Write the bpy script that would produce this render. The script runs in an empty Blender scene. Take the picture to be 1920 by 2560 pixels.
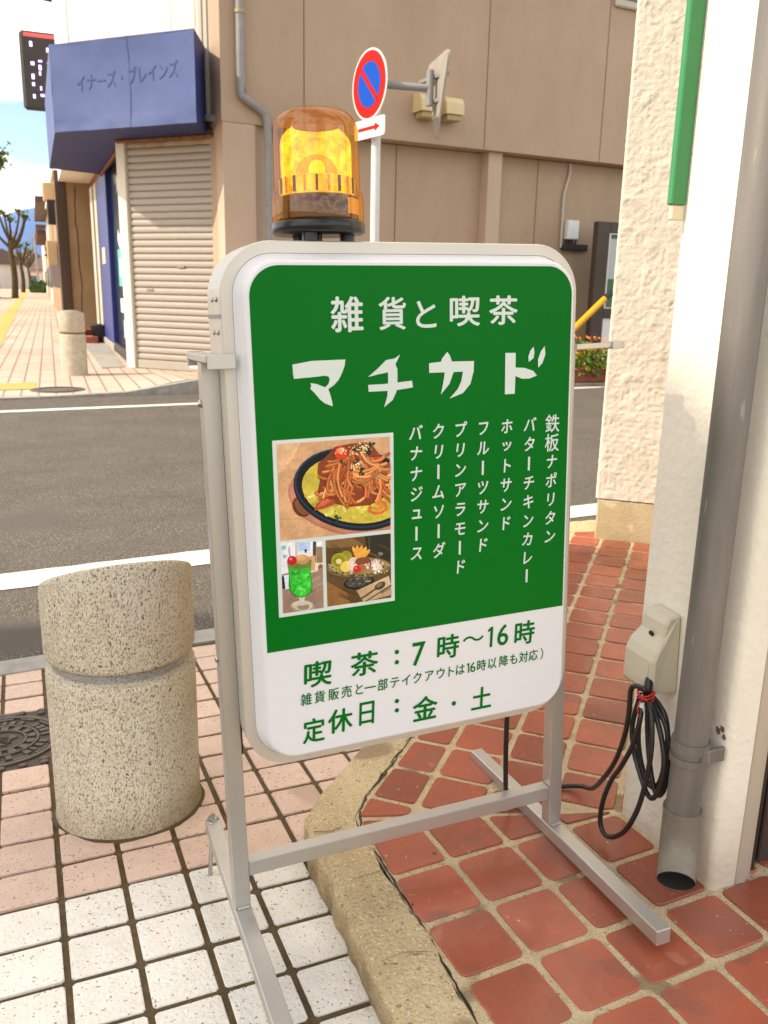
import bpy, math, random
import numpy as np
from mathutils import Vector, Matrix, noise as mnoise
from mathutils.geometry import tessellate_polygon
random.seed(7); rnd = random.random
R = math.radians
sc = bpy.context.scene
COL = sc.collection

# ------------------------------------------------------------ camera
cam_d = bpy.data.cameras.new('camera'); cam = bpy.data.objects.new('camera', cam_d); COL.objects.link(cam)
CAM_H = 1.2; PITCH = R(14.55); ROLL = R(1.224)
F_ = Vector((0, math.cos(PITCH), -math.sin(PITCH))); U_ = Vector((0, math.sin(PITCH), math.cos(PITCH))); R_ = Vector((1, 0, 0))
r2 = R_*math.cos(ROLL) + U_*math.sin(ROLL); u2 = U_*math.cos(ROLL) - R_*math.sin(ROLL)
mw = Matrix((r2, u2, -F_)).transposed().to_4x4(); mw.translation = (0, 0, CAM_H)
cam.matrix_world = mw
cam_d.sensor_width = 36; cam_d.lens = 2150/2560*36; cam_d.clip_start = 0.02; cam_d.clip_end = 9000
cam_d.dof.use_dof = True; cam_d.dof.focus_distance = 1.62; cam_d.dof.aperture_fstop = 9.5
sc.camera = cam

# ------------------------------------------------------------ sky and sun
SUN_EL = R(42); SUN_AZ = R(15); SUN_DIR = Vector((-math.cos(SUN_AZ)*math.cos(SUN_EL), -math.sin(SUN_AZ)*math.cos(SUN_EL), math.sin(SUN_EL)))
w = bpy.data.worlds.new('World'); sc.world = w; w.use_nodes = True
nt = w.node_tree; nt.nodes.clear()
N = nt.nodes.new; L = nt.links.new
wo = N('ShaderNodeOutputWorld'); bg = N('ShaderNodeBackground'); sky = N('ShaderNodeTexSky')
sky.sky_type = 'NISHITA'; sky.sun_disc = False; sky.sun_elevation = SUN_EL
sky.sun_rotation = math.atan2(SUN_DIR.x, SUN_DIR.y)
sky.air_density = 1.0; sky.dust_density = .4; sky.ozone_density = 1.0
tc = N('ShaderNodeTexCoord'); sep = N('ShaderNodeSeparateXYZ'); L(tc.outputs['Generated'], sep.inputs[0])
ad = N('ShaderNodeMath'); ad.operation = 'ADD'; ad.inputs[1].default_value = .22; L(sep.outputs['Z'], ad.inputs[0])
mx = N('ShaderNodeMath'); mx.operation = 'MAXIMUM'; mx.inputs[1].default_value = .05; L(ad.outputs[0], mx.inputs[0])
dx = N('ShaderNodeMath'); dx.operation = 'DIVIDE'; L(sep.outputs['X'], dx.inputs[0]); L(mx.outputs[0], dx.inputs[1])
dy = N('ShaderNodeMath'); dy.operation = 'DIVIDE'; L(sep.outputs['Y'], dy.inputs[0]); L(mx.outputs[0], dy.inputs[1])
cb = N('ShaderNodeCombineXYZ'); L(dx.outputs[0], cb.inputs[0]); L(dy.outputs[0], cb.inputs[1])
cn = N('ShaderNodeTexNoise'); cn.inputs['Scale'].default_value = 1.3; cn.inputs['Detail'].default_value = 7; cn.inputs['Roughness'].default_value = .55; cn.inputs['Distortion'].default_value = .3
cmap = N('ShaderNodeMapping'); cmap.inputs['Location'].default_value = (11.7, 2.5, 0); L(cb.outputs[0], cmap.inputs[0]); L(cmap.outputs[0], cn.inputs['Vector'])
cr = N('ShaderNodeValToRGB'); cr.color_ramp.elements[0].position = .42; cr.color_ramp.elements[1].position = .58; L(cn.outputs['Fac'], cr.inputs[0])
cn2 = N('ShaderNodeTexNoise'); cn2.inputs['Scale'].default_value = 3.1; cn2.inputs['Detail'].default_value = 5; L(cb.outputs[0], cn2.inputs['Vector'])
cr2 = N('ShaderNodeValToRGB'); cr2.color_ramp.elements[0].color = (8.3, 7.6, 6.7, 1); cr2.color_ramp.elements[1].color = (13.4, 12.1, 10.2, 1)
cr2.color_ramp.elements[0].position = .35; cr2.color_ramp.elements[1].position = .65; L(cn2.outputs['Fac'], cr2.inputs[0])
mix = N('ShaderNodeMixRGB'); L(cr.outputs['Color'], mix.inputs['Fac']); L(sky.outputs[0], mix.inputs['Color1']); L(cr2.outputs['Color'], mix.inputs['Color2'])
L(mix.outputs[0], bg.inputs['Color']); bg.inputs['Strength'].default_value = 0.085; L(bg.outputs[0], wo.inputs['Surface'])
sl = bpy.data.lights.new('sun', 'SUN'); so = bpy.data.objects.new('sun', sl); COL.objects.link(so)
sl.energy = 2.0; sl.angle = R(.9); sl.color = (1, .88, .72)
so.rotation_euler = (-SUN_DIR).to_track_quat('-Z', 'Y').to_euler()
vs = sc.view_settings; vs.view_transform = 'Standard'; vs.look = 'None'; vs.exposure = 1.42; vs.gamma = 1; vs.use_curve_mapping = False
sc.cycles.max_bounces = 8; sc.cycles.transparent_max_bounces = 24; sc.cycles.caustics_reflective = False; sc.cycles.caustics_refractive = False

# ------------------------------------------------------------ helpers
def lin(r, g, b):
    f = lambda c: (c/255/12.92 if c/255 <= .04045 else ((c/255+.055)/1.055)**2.4)
    return (f(r), f(g), f(b), 1)
MATS = {}
def mat(name, c1, c2=None, scale=6, rough=.7, rough2=None, metal=0, bump=0, bscale=60, detail=5, emit=0, spec=.5, rand=0, spots=None, coat=0, stretch=None, vcol=False):
    """procedural material: noise blend c1-c2, optional random per object, speckles [(scale, size, colour)], bump"""
    m = bpy.data.materials.new(name); m.use_nodes = True; MATS[name] = m
    t = m.node_tree; b = t.nodes['Principled BSDF']; n = t.nodes.new; l = t.links.new
    c2 = c2 or c1
    tcn = n('ShaderNodeTexCoord'); vec = tcn.outputs['Object']
    if stretch:
        mp = n('ShaderNodeMapping'); mp.inputs['Scale'].default_value = stretch; l(vec, mp.inputs[0]); vec = mp.outputs[0]
    nz = n('ShaderNodeTexNoise'); nz.inputs['Scale'].default_value = scale; nz.inputs['Detail'].default_value = detail; nz.inputs['Roughness'].default_value = .62; l(vec, nz.inputs['Vector'])
    rp = n('ShaderNodeValToRGB'); rp.color_ramp.elements[0].position = .32; rp.color_ramp.elements[1].position = .68
    rp.color_ramp.elements[0].color = c1; rp.color_ramp.elements[1].color = c2; l(nz.outputs['Fac'], rp.inputs[0])
    col = rp.outputs['Color']
    if vcol:
        at = n('ShaderNodeAttribute'); at.attribute_name = 'tint'; col = at.outputs['Color']
    if rand:
        oi = n('ShaderNodeObjectInfo'); rr = n('ShaderNodeMapRange'); rr.inputs['To Min'].default_value = 1-rand; rr.inputs['To Max'].default_value = 1+rand
        l(oi.outputs['Random'], rr.inputs['Value'])
        mm = n('ShaderNodeVectorMath'); mm.operation = 'SCALE'; l(col, mm.inputs[0]); l(rr.outputs[0], mm.inputs['Scale']); col = mm.outputs[0]
        # shift the noise per object too
        av = n('ShaderNodeVectorMath'); av.operation = 'ADD'; sc3 = n('ShaderNodeVectorMath'); sc3.operation = 'SCALE'; sc3.inputs[0].default_value = (37, 91, 13)
        l(oi.outputs['Random'], sc3.inputs['Scale']); l(vec, av.inputs[0]); l(sc3.outputs[0], av.inputs[1]); l(av.outputs[0], nz.inputs['Vector']); vec = av.outputs[0]
    for (ss, thr, sc_) in (spots or []):
        v = n('ShaderNodeTexNoise'); v.inputs['Scale'].default_value = ss; v.inputs['Detail'].default_value = 1.5; l(vec, v.inputs['Vector'])
        r_ = n('ShaderNodeValToRGB'); r_.color_ramp.elements[0].position = thr; r_.color_ramp.elements[1].position = thr+.05; l(v.outputs['Fac'], r_.inputs[0])
        mi = n('ShaderNodeMixRGB'); l(r_.outputs['Color'], mi.inputs['Fac']); l(col, mi.inputs['Color1']); mi.inputs['Color2'].default_value = sc_; col = mi.outputs[0]
    l(col, b.inputs['Base Color'])
    b.inputs['Roughness'].default_value = rough; b.inputs['Metallic'].default_value = metal; b.inputs['Specular IOR Level'].default_value = spec
    if rough2 is not None:
        mr = n('ShaderNodeMapRange'); mr.inputs['To Min'].default_value = rough; mr.inputs['To Max'].default_value = rough2; l(nz.outputs['Fac'], mr.inputs['Value']); l(mr.outputs[0], b.inputs['Roughness'])
    if coat: b.inputs['Coat Weight'].default_value = coat; b.inputs['Coat Roughness'].default_value = .08
    if bump:
        bn = n('ShaderNodeTexNoise'); bn.inputs['Scale'].default_value = bscale; bn.inputs['Detail'].default_value = 4; l(vec, bn.inputs['Vector'])
        bu = n('ShaderNodeBump'); bu.inputs['Strength'].default_value = bump; bu.inputs['Distance'].default_value = .01; l(bn.outputs['Fac'], bu.inputs['Height']); l(bu.outputs[0], b.inputs['Normal'])
    if emit:
        l(col, b.inputs['Emission Color']); b.inputs['Emission Strength'].default_value = emit
    return m

class MB:
    def __init__(s): s.v = []; s.f = []; s.m = []; s.sm = []; s.c = []
    def add(s, vs_, fs, mi=0, smooth=False, col=None):
        o = len(s.v); s.v += [tuple(p) for p in vs_]
        for f in fs: s.f.append(tuple(i+o for i in f)); s.m.append(mi); s.sm.append(smooth); s.c.append(col)
    def box(s, O, ex, ey, xr, yr, zr, mi=0, ez=(0, 0, 1)):
        O = Vector(O); ex = Vector(ex); ey = Vector(ey); ez = Vector(ez)
        P = [O+ex*x+ey*y+ez*z for z in zr for y in yr for x in xr]
        fl = [(0, 2, 3, 1), (4, 5, 7, 6), (0, 1, 5, 4), (2, 6, 7, 3), (0, 4, 6, 2), (1, 3, 7, 5)]
        if ex.cross(ey).dot(ez) < 0: fl = [f[::-1] for f in fl]
        s.add(P, fl, mi)
    def bbox(s, O, ex, ey, xr, yr, zr, bev=.004, mi=0, ez=(0, 0, 1)):
        """box with chamfered long edges (all 12)"""
        O = Vector(O); ex = Vector(ex); ey = Vector(ey); ez = Vector(ez); b = bev
        P = []; key = {}
        for ix in (0, 1):
            for iy in (0, 1):
                for iz in (0, 1):
                    sx, sy, sz = (1, -1)[ix], (1, -1)[iy], (1, -1)[iz]
                    for ax in range(3):
                        x = xr[ix]+(0 if ax == 0 else b*sx); y = yr[iy]+(0 if ax == 1 else b*sy); z = zr[iz]+(0 if ax == 2 else b*sz)
                        key[(ix, iy, iz, ax)] = len(P); P.append(O+ex*x+ey*y+ez*z)
        fs = []
        for i in (0, 1):
            fs.append([key[(i, 0, 0, 0)], key[(i, 1, 0, 0)], key[(i, 1, 1, 0)], key[(i, 0, 1, 0)]])
            fs.append([key[(0, i, 0, 1)], key[(1, i, 0, 1)], key[(1, i, 1, 1)], key[(0, i, 1, 1)]])
            fs.append([key[(0, 0, i, 2)], key[(1, 0, i, 2)], key[(1, 1, i, 2)], key[(0, 1, i, 2)]])
        for a in (0, 1):
            for c in (0, 1):
                fs.append([key[(0, a, c, 1)], key[(1, a, c, 1)], key[(1, a, c, 2)], key[(0, a, c, 2)]])
                fs.append([key[(a, 0, c, 0)], key[(a, 1, c, 0)], key[(a, 1, c, 2)], key[(a, 0, c, 2)]])
                fs.append([key[(a, c, 0, 0)], key[(a, c, 1, 0)], key[(a, c, 1, 1)], key[(a, c, 0, 1)]])
                for d in (0, 1): fs.append([key[(a, c, d, k)] for k in range(3)])
        cen = O+ex*(sum(xr)/2)+ey*(sum(yr)/2)+ez*(sum(zr)/2)
        out = []
        for f in fs:
            p = [P[i] for i in f]; nn = (p[1]-p[0]).cross(p[2]-p[0]); c = sum(p, Vector())/len(p)
            out.append(f if nn.dot(c-cen) > 0 else f[::-1])
        s.add(P, out, mi)
    def prism(s, poly, z0, z1, M=None, mi=0, bev=0, smooth=False, col=None):
        """poly: ccw 2D list, extruded z0..z1, M maps local to target"""
        M = M or Matrix(); n_ = len(poly)
        area = sum(poly[i][0]*poly[(i+1) % n_][1]-poly[(i+1) % n_][0]*poly[i][1] for i in range(n_))
        if area < 0: poly = poly[::-1]
        rings = [[(x, y, z0) for x, y in poly]]
        if bev:
            rings.append([(x, y, z1-bev) for x, y in poly]); rings.append([(x, y, z1) for x, y in inset(poly, bev)])
        else: rings.append([(x, y, z1) for x, y in poly])
        V = [M @ Vector(p) for r_ in rings for p in r_]; fs = []
        for k in range(len(rings)-1):
            for i in range(n_):
                j = (i+1) % n_; fs.append((k*n_+i, k*n_+j, (k+1)*n_+j, (k+1)*n_+i))
        t = len(rings)-1
        fs.append([t*n_+i for i in range(n_)]); fs.append([i for i in range(n_)][::-1])
        s.add(V, fs, mi, smooth, col)
    def flat(s, poly, z, M=None, mi=0, col=None):
        M = M or Matrix(); n_ = len(poly)
        area = sum(poly[i][0]*poly[(i+1) % n_][1]-poly[(i+1) % n_][0]*poly[i][1] for i in range(n_))
        if area < 0: poly = poly[::-1]
        s.add([M @ Vector((x, y, z)) for x, y in poly], [list(range(n_))], mi, False, col)
    def tube(s, pts, r, n_=8, mi=0, cap=True, closed=False):
        pts = [Vector(p) for p in pts]; m_ = len(pts); rr = r if hasattr(r, '__len__') else [r]*m_
        rings = []; up = None
        for i, p in enumerate(pts):
            a = pts[i-1] if (i or closed) else pts[0]; b = pts[(i+1) % m_] if (i < m_-1 or closed) else pts[-1]
            t = (b-a).normalized()
            if up is None: up = Vector((0, 0, 1)) if abs(t.z) < .9 else Vector((1, 0, 0))
            x = t.cross(up).normalized(); up = x.cross(t).normalized()
            rings.append([p+(x*math.cos(2*math.pi*k/n_)+up*math.sin(2*math.pi*k/n_))*rr[i] for k in range(n_)])
        V = [q for rg in rings for q in rg]; fs = []
        for i in range(m_ if closed else m_-1):
            j = (i+1) % m_
            for k in range(n_):
                k2 = (k+1) % n_; fs.append((i*n_+k, i*n_+k2, j*n_+k2, j*n_+k))
        s.add(V, fs, mi, True)
        if cap and not closed: s.add(rings[0], [list(range(n_))[::-1]], mi); s.add(rings[-1], [list(range(n_))], mi)
    def lathe(s, prof, n_=32, M=None, mi=0, smooth=True, top=None):
        """prof: (r,z) list bottom to top"""
        M = M or Matrix(); V = []; fs = []
        for r_, z in prof:
            for k in range(n_):
                a = 2*math.pi*k/n_; V.append(M @ Vector((r_*math.cos(a), r_*math.sin(a), z)))
        for i in range(len(prof)-1):
            for k in range(n_):
                k2 = (k+1) % n_; fs.append((i*n_+k, i*n_+k2, (i+1)*n_+k2, (i+1)*n_+k))
        s.add(V, fs, mi, smooth)
        if prof[0][0] > 1e-4: s.add(V[:n_], [list(range(n_))[::-1]], mi)
        if prof[-1][0] > 1e-4: s.add(V[-n_:], [list(range(n_))], mi)
    def build(s, name, mats, parent=None, local=False):
        me = bpy.data.meshes.new(name)
        V = s.v
        if parent is not None and not local:
            inv = ROOTINV.get(root_of(parent).name)
            if inv is not None: V = [tuple(inv @ Vector(p)) for p in V]
        me.from_pydata(V, [], s.f)
        mats = mats if isinstance(mats, (list, tuple)) else [mats]
        for m_ in mats: me.materials.append(MATS[m_] if isinstance(m_, str) else m_)
        me.polygons.foreach_set('material_index', s.m); me.polygons.foreach_set('use_smooth', s.sm)
        if any(c is not None for c in s.c):
            at = me.attributes.new('tint', 'FLOAT_COLOR', 'FACE')
            for i, c in enumerate(s.c): at.data[i].color = c if c else (1, 1, 1, 1)
        me.update()
        o = bpy.data.objects.new(name, me); COL.objects.link(o)
        if parent is not None: o.parent = parent
        return o
ROOTINV = {}
def root_of(o):
    while o.parent: o = o.parent
    return o
def tag(o, label, cat, group=None, kind=None):
    o['label'] = label; o['category'] = cat
    if group: o['group'] = group
    if kind: o['kind'] = kind
    return o
def thing(name, label, cat, loc, M=None, group=None):
    e = bpy.data.objects.new(name, None); COL.objects.link(e); e.empty_display_size = .1
    Mx = M if M is not None else Matrix.Translation(loc)
    e.matrix_world = Mx; ROOTINV[e.name] = Mx.inverted(); return tag(e, label, cat, group)
def struct(o): o['kind'] = 'structure'; return o
def stuff(o): o['kind'] = 'stuff'; return o
def inset(poly, d):
    n_ = len(poly); out = []
    for i in range(n_):
        p0, p1, p2 = Vector(poly[i-1]), Vector(poly[i]), Vector(poly[(i+1) % n_])
        a = (p1-p0).normalized(); b = (p2-p1).normalized(); n1 = Vector((-a.y, a.x)); n2 = Vector((-b.y, b.x))
        k = n1+n2; q = 1+n1.dot(n2); out.append(tuple(p1+k*(d/max(q, .25))))
    return out
def clip(poly, p, n_):
    """keep the side where (x-p).n >= 0"""
    out = []; p = Vector(p); n_ = Vector(n_); m_ = len(poly)
    for i in range(m_):
        a = Vector(poly[i]); b = Vector(poly[(i+1) % m_]); da = (a-p).dot(n_); db = (b-p).dot(n_)
        if da >= 0: out.append(tuple(a))
        if da*db < 0: out.append(tuple(a+(b-a)*(da/(da-db))))
    return out
def parea(p): return abs(sum(p[i][0]*p[(i+1) % len(p)][1]-p[(i+1) % len(p)][0]*p[i][1] for i in range(len(p))))/2
def roundpoly(poly, r, k=3):
    out = []; n_ = len(poly)
    for i in range(n_):
        p0, p1, p2 = Vector(poly[i-1]), Vector(poly[i]), Vector(poly[(i+1) % n_])
        a = (p0-p1); b = (p2-p1); ra = min(r, a.length*.45, b.length*.45); a.normalize(); b.normalize()
        for j in range(k+1):
            t = j/k; q = (p1+a*ra)*(1-t)**2+p1*2*t*(1-t)+(p1+b*ra)*t*t; out.append(tuple(q))
    return out
def rrect(x0, x1, y0, y1, r, k=8):
    P = []
    for cx, cy, a0 in ((x1-r, y1-r, 0), (x0+r, y1-r, 90), (x0+r, y0+r, 180), (x1-r, y0+r, 270)):
        for j in range(k+1): a = R(a0+90*j/k); P.append((cx+r*math.cos(a), cy+r*math.sin(a)))
    return P
def ellipse(cx, cy, rx, ry, n_=24, rot=0, a0=0, a1=360):
    c, s_ = math.cos(R(rot)), math.sin(R(rot)); P = []
    full = abs(a1-a0) >= 360
    for k in range(n_ + (0 if full else 1)):
        a = R(a0+(a1-a0)*k/n_); x, y = rx*math.cos(a), ry*math.sin(a); P.append((cx+x*c-y*s_, cy+x*s_+y*c))
    return P
def smoothpath(P, sub=5, closed=False):
    P = [Vector(p) for p in P]; n_ = len(P); out = []
    rng = range(n_ if closed else n_-1)
    for i in rng:
        g = lambda k: P[k % n_] if closed else P[max(0, min(n_-1, k))]
        p0, p1, p2, p3 = g(i-1), g(i), g(i+1), g(i+2)
        for j in range(sub):
            t = j/sub
            out.append(.5*((2*p1)+(p2-p0)*t+(2*p0-5*p1+4*p2-p3)*t*t+(3*p1-p0-3*p2+p3)*t**3))
    if not closed: out.append(P[-1])
    return out
_glyph = {}
def glyph(ch, bold=.018):
    """outline of one character from the built-in font as a list of triangles/polys, centred in a unit cell"""
    if (ch, bold) in _glyph: return _glyph[(ch, bold)]
    cu = bpy.data.curves.new('glyph', 'FONT'); cu.body = ch; cu.resolution_u = 3; cu.align_x = 'LEFT'
    o = bpy.data.objects.new('glyph', cu); COL.objects.link(o)
    dg = bpy.context.evaluated_depsgraph_get(); dg.update()
    me = bpy.data.meshes.new_from_object(o.evaluated_get(dg))
    V = [(v.co.x, v.co.y) for v in me.vertices]; Fs = [tuple(p.vertices) for p in me.polygons]
    bpy.data.objects.remove(o); bpy.data.curves.remove(cu); bpy.data.meshes.remove(me)
    _glyph[(ch, bold)] = (V, Fs); return V, Fs
def put_text(mb, ch, cx, cy, w_, h_, z, M, mi=0, bold=.018, sk=0, cell=False, rot=0):
    if ch == '1':
        mb.flat([(cx+x*h_+sk*y*h_, cy+y*h_) for x, y in ((-.02, -.5), (.12, -.5), (.12, .5), (.0, .5), (-.16, .36), (-.13, .26), (-.02, .32))], z, M, mi); return
    # thicken the strokes by overprinting slightly shifted copies
    d = bold*(w_*h_)**.5*.9
    offs = [(0, 0)] if bold <= 0 else [(d, 0), (-d, 0), (0, d*.8), (0, -d*.8)]
    for k, (ox, oy) in enumerate(offs): put_text1(mb, ch, cx+ox, cy+oy, w_, h_, z+k*.00004, M, mi, 0, sk, cell, rot)
def put_text1(mb, ch, cx, cy, w_, h_, z, M, mi=0, bold=.018, sk=0, cell=False, rot=0):
    """draw char fitted in a box centred at cx,cy; cell: keep natural size inside an em cell of w_,h_"""
    V, Fs = glyph(ch, bold)
    if not V: return
    xs = [v[0] for v in V]; ys = [v[1] for v in V]; x0, x1, y0, y1 = min(xs), max(xs), min(ys), max(ys)
    c, s_ = math.cos(rot), math.sin(rot); P = []
    for x, y in V:
        if cell: u, v = (x-.48)*w_, (y-.36)*h_
        else: u = ((x-x0)/max(x1-x0, 1e-6)-.5)*w_; v = ((y-y0)/max(y1-y0, 1e-6)-.5)*h_
        u += sk*v; P.append(M @ Vector((cx+u*c-v*s_, cy+u*s_+v*c, z)))
    mb.add(P, Fs, mi)

# ------------------------------------------------------------ materials
mat('asphalt', lin(96, 88, 77), lin(80, 73, 64), 2.2, .85, bump=.9, bscale=130, spots=[(150, .585, lin(150, 141, 128)), (170, .60, lin(44, 41, 38)), (70, .66, lin(132, 122, 110)), (.8, .62, lin(92, 85, 77))])
mat('road_paint', lin(228, 222, 212), lin(205, 198, 187), 9, .6, bump=.2, bscale=120)
mat('paver_white', lin(248, 243, 232), lin(238, 231, 217), 25, .75, bump=.45, bscale=140, rand=.05, spots=[(150, .655, lin(150, 124, 100)), (5, .70, lin(224, 210, 188)), (60, .66, lin(246, 243, 234))])
mat('paver_pink', lin(226, 198, 178), lin(215, 185, 165), 25, .75, bump=.35, bscale=160, rand=.07, spots=[(150, .655, lin(146, 112, 92)), (4, .68, lin(196, 166, 146))])
mat('joint_sand', lin(116, 95, 62), lin(86, 71, 48), 40, .95, bump=.8, bscale=240)
mat('grout', lin(226, 204, 164), lin(202, 180, 140), 30, .9, bump=.8, bscale=260, spots=[(9, .64, lin(160, 138, 104)), (160, .66, lin(146, 124, 92))])
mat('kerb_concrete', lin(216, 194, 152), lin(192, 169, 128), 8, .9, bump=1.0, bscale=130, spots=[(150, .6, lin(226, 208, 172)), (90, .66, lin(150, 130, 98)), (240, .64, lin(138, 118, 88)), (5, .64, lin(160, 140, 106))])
mat('kerb_grey', lin(176, 171, 162), lin(146, 141, 133), 10, .85, bump=.5, bscale=150)
mat('red_tile', lin(174, 93, 67), lin(150, 84, 64), 11, .14, rough2=.42, rand=.24, bump=.10, bscale=30, spots=[(7, .60, lin(154, 92, 74)), (16, .70, lin(176, 108, 84)), (95, .735, lin(206, 180, 160)), (40, .74, lin(92, 56, 46))])
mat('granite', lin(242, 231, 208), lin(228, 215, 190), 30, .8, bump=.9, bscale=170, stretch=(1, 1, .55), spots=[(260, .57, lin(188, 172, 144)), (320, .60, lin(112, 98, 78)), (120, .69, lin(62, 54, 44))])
mat('granite_far', lin(196, 186, 166), lin(172, 162, 142), 14, .85, bump=.3, bscale=60)
mat('reflective_band', lin(178, 176, 170), lin(150, 148, 142), 20, .4, spots=[(260, .58, lin(110, 108, 104))])
mat('cast_iron', lin(112, 98, 88), lin(88, 77, 70), 30, .55, metal=.35, bump=.3, bscale=200)
mat('cast_iron_dark', lin(74, 66, 58), lin(96, 84, 62), 20, .8)
mat('aluminium', lin(206, 202, 196), lin(194, 190, 184), 4, .38, rough2=.46, metal=.75, stretch=(1, 1, .05))
mat('aluminium_frame', lin(216, 210, 200), lin(206, 200, 190), 4, .42, metal=.45, stretch=(1, 1, .05))
mat('steel_bolt', lin(200, 198, 194), lin(170, 168, 164), 30, .25, metal=1)
mat('sign_white', lin(216, 215, 217), lin(213, 212, 214), 3, .22, emit=.07, spec=.35)
mat('sign_green', lin(0, 98, 24), lin(0, 96, 23), 3, .3, emit=.12, spec=.10)
mat('sign_print_white', lin(208, 216, 210), lin(202, 210, 204), 3, .25, emit=.06, spec=.3)
mat('photo_print', (1, 1, 1, 1), None, 3, .25, emit=.08, vcol=True, spec=.3)
mat('black_plastic', lin(30, 31, 34), lin(24, 25, 28), 10, .25)
mat('cord_rubber', lin(26, 24, 24), lin(36, 33, 32), 20, .38, bump=.1, bscale=90)
mat('cable_tie', lin(208, 52, 38), lin(190, 44, 34), 10, .5)
mat('tape_white', lin(226, 224, 220), None, 10, .5)
mat('stucco', lin(216, 208, 192), lin(206, 197, 180), 5, .85, bump=.35, bscale=150)
mat('wall_smooth', lin(240, 234, 220), lin(230, 223, 207), 3, .8, bump=.35, bscale=55, spots=[(26, .76, lin(196, 186, 164)), (3, .68, lin(222, 213, 194))])
mat('plinth', lin(196, 180, 142), lin(176, 160, 124), 6, .9, bump=.3, bscale=90, spots=[(7, .62, lin(204, 190, 158))])
mat('galvanised', lin(140, 134, 128), lin(96, 92, 88), 9, .5, rough2=.7, metal=.3, stretch=(1, 1, .12), bump=.12, bscale=50, spots=[(24, .70, lin(96, 94, 92)), (60, .72, lin(176, 172, 166))])
mat('elbow_zinc', lin(136, 128, 114), lin(104, 98, 88), 14, .75, bump=.3, bscale=60, spots=[(30, .68, lin(104, 98, 88))])
mat('pipe_dark', lin(40, 36, 33), None, 5, .9)
mat('outlet_plastic', lin(206, 198, 176), lin(198, 190, 168), 6, .5)
mat('green_board', lin(52, 138, 80), lin(44, 128, 72), 5, .35)
mat('cream_board', lin(222, 210, 182), None, 5, .7)
mat('bronze_alu', lin(196, 186, 170), lin(186, 176, 160), 4, .45, metal=.3, stretch=(1, 1, .05))
mat('dark_frame', lin(44, 36, 30), lin(36, 30, 26), 5, .4, stretch=(1, 1, .1))
mat('beige_wall', lin(184, 160, 136), lin(168, 145, 122), .8, .9, bump=.35, bscale=22, detail=10, stretch=(1, 1, .5), spots=[(.6, .60, lin(174, 150, 127))])
mat('beige_light', lin(196, 174, 152), lin(186, 163, 141), .8, .9, bump=.2, bscale=26)
mat('joint_dark', lin(118, 98, 82), None, 4, .9)
mat('shop_cream', lin(232, 228, 214), lin(224, 219, 204), .6, .7)
mat('shop_white', lin(232, 234, 234), lin(226, 228, 228), .6, .6)
mat('siding', lin(196, 188, 172), lin(186, 177, 160), 1.5, .6)
mat('shutter', lin(178, 170, 158), lin(168, 160, 149), 2, .5, stretch=(.4, .4, 3), spots=[(1.6, .66, lin(190, 168, 140))])
mat('shutter_rust', lin(184, 172, 154), lin(150, 118, 88), 2.4, .6)
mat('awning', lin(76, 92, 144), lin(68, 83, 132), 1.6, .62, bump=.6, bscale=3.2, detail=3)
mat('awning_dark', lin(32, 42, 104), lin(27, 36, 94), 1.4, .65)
mat('awning_print', lin(70, 85, 135), None, 2, .8)
mat('rust', lin(140, 96, 52), lin(96, 68, 42), 12, .9)
mat('grey_pipe', lin(150, 148, 146), lin(136, 134, 132), 6, .5)
mat('blue_paint', lin(34, 48, 128), lin(28, 40, 112), 3, .45)
mat('window_dark', lin(44, 62, 78), lin(36, 52, 68), 2, .12, spec=.7)
mat('poster_teal', lin(40, 176, 168), lin(60, 190, 180), 4, .4)
mat('poster_white', lin(226, 226, 222), None, 4, .5)
mat('poster_cream', lin(214, 200, 150), None, 4, .5)
mat('timber', lin(84, 66, 54), lin(62, 49, 41), 5, .85, stretch=(1, 1, .08), bump=.3, bscale=30)
mat('mud_wall', lin(168, 140, 108), lin(148, 122, 92), 1.2, .95, bump=.3, bscale=14)
mat('ac_cream', lin(214, 188, 148), lin(204, 178, 138), 3, .6)
mat('dark_box', lin(52, 44, 40), None, 4, .7)
mat('far_paving', lin(226, 212, 196), lin(212, 192, 176), .5, .85)
mat('tactile', lin(222, 172, 88), lin(206, 156, 76), 2, .75)
mat('concrete', lin(166, 158, 146), lin(150, 142, 130), 3, .9, bump=.2, bscale=40)
mat('sign_red', lin(176, 26, 18), None, 4, .65, spec=.2)
mat('sign_blue', lin(8, 76, 180), None, 4, .65, spec=.2)
mat('sign_back', lin(186, 180, 170), lin(172, 166, 156), 6, .5, metal=.3)
mat('pole_white', lin(226, 223, 219), lin(214, 210, 206), 3, .45)
mat('led_black', lin(38, 34, 32), lin(48, 42, 38), 6, .5)
mat('led_violet', lin(196, 170, 255), None, 4, .5, emit=1.2)
mat('led_red', lin(230, 60, 60), None, 4, .5, emit=.8)
mat('lamp_cream', lin(216, 196, 152), lin(206, 186, 144), 4, .5)
mat('lamp_shade', lin(170, 150, 106), None, 4, .5)
mat('board_brown', lin(72, 58, 50), lin(60, 49, 43), 4, .55)
mat('glass_paper', lin(188, 196, 194), lin(170, 180, 182), 6, .25)
mat('board_green', lin(60, 112, 62), lin(52, 100, 58), 4, .35)
mat('barrier_yellow', lin(240, 176, 20), lin(228, 164, 16), 4, .4)
mat('barrier_black', lin(40, 42, 46), None, 4, .45)
mat('leaf', lin(78, 112, 34), lin(112, 136, 38), 6, .7)
mat('leaf_dark', lin(52, 78, 30), lin(70, 94, 36), 3, .8)
mat('flower_orange', lin(236, 140, 16), lin(222, 116, 12), 6, .7)
mat('flower_yellow', lin(240, 196, 30), lin(230, 180, 20), 6, .7)
mat('brick_red', lin(150, 84, 62), lin(132, 72, 54), 6, .9)
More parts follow.
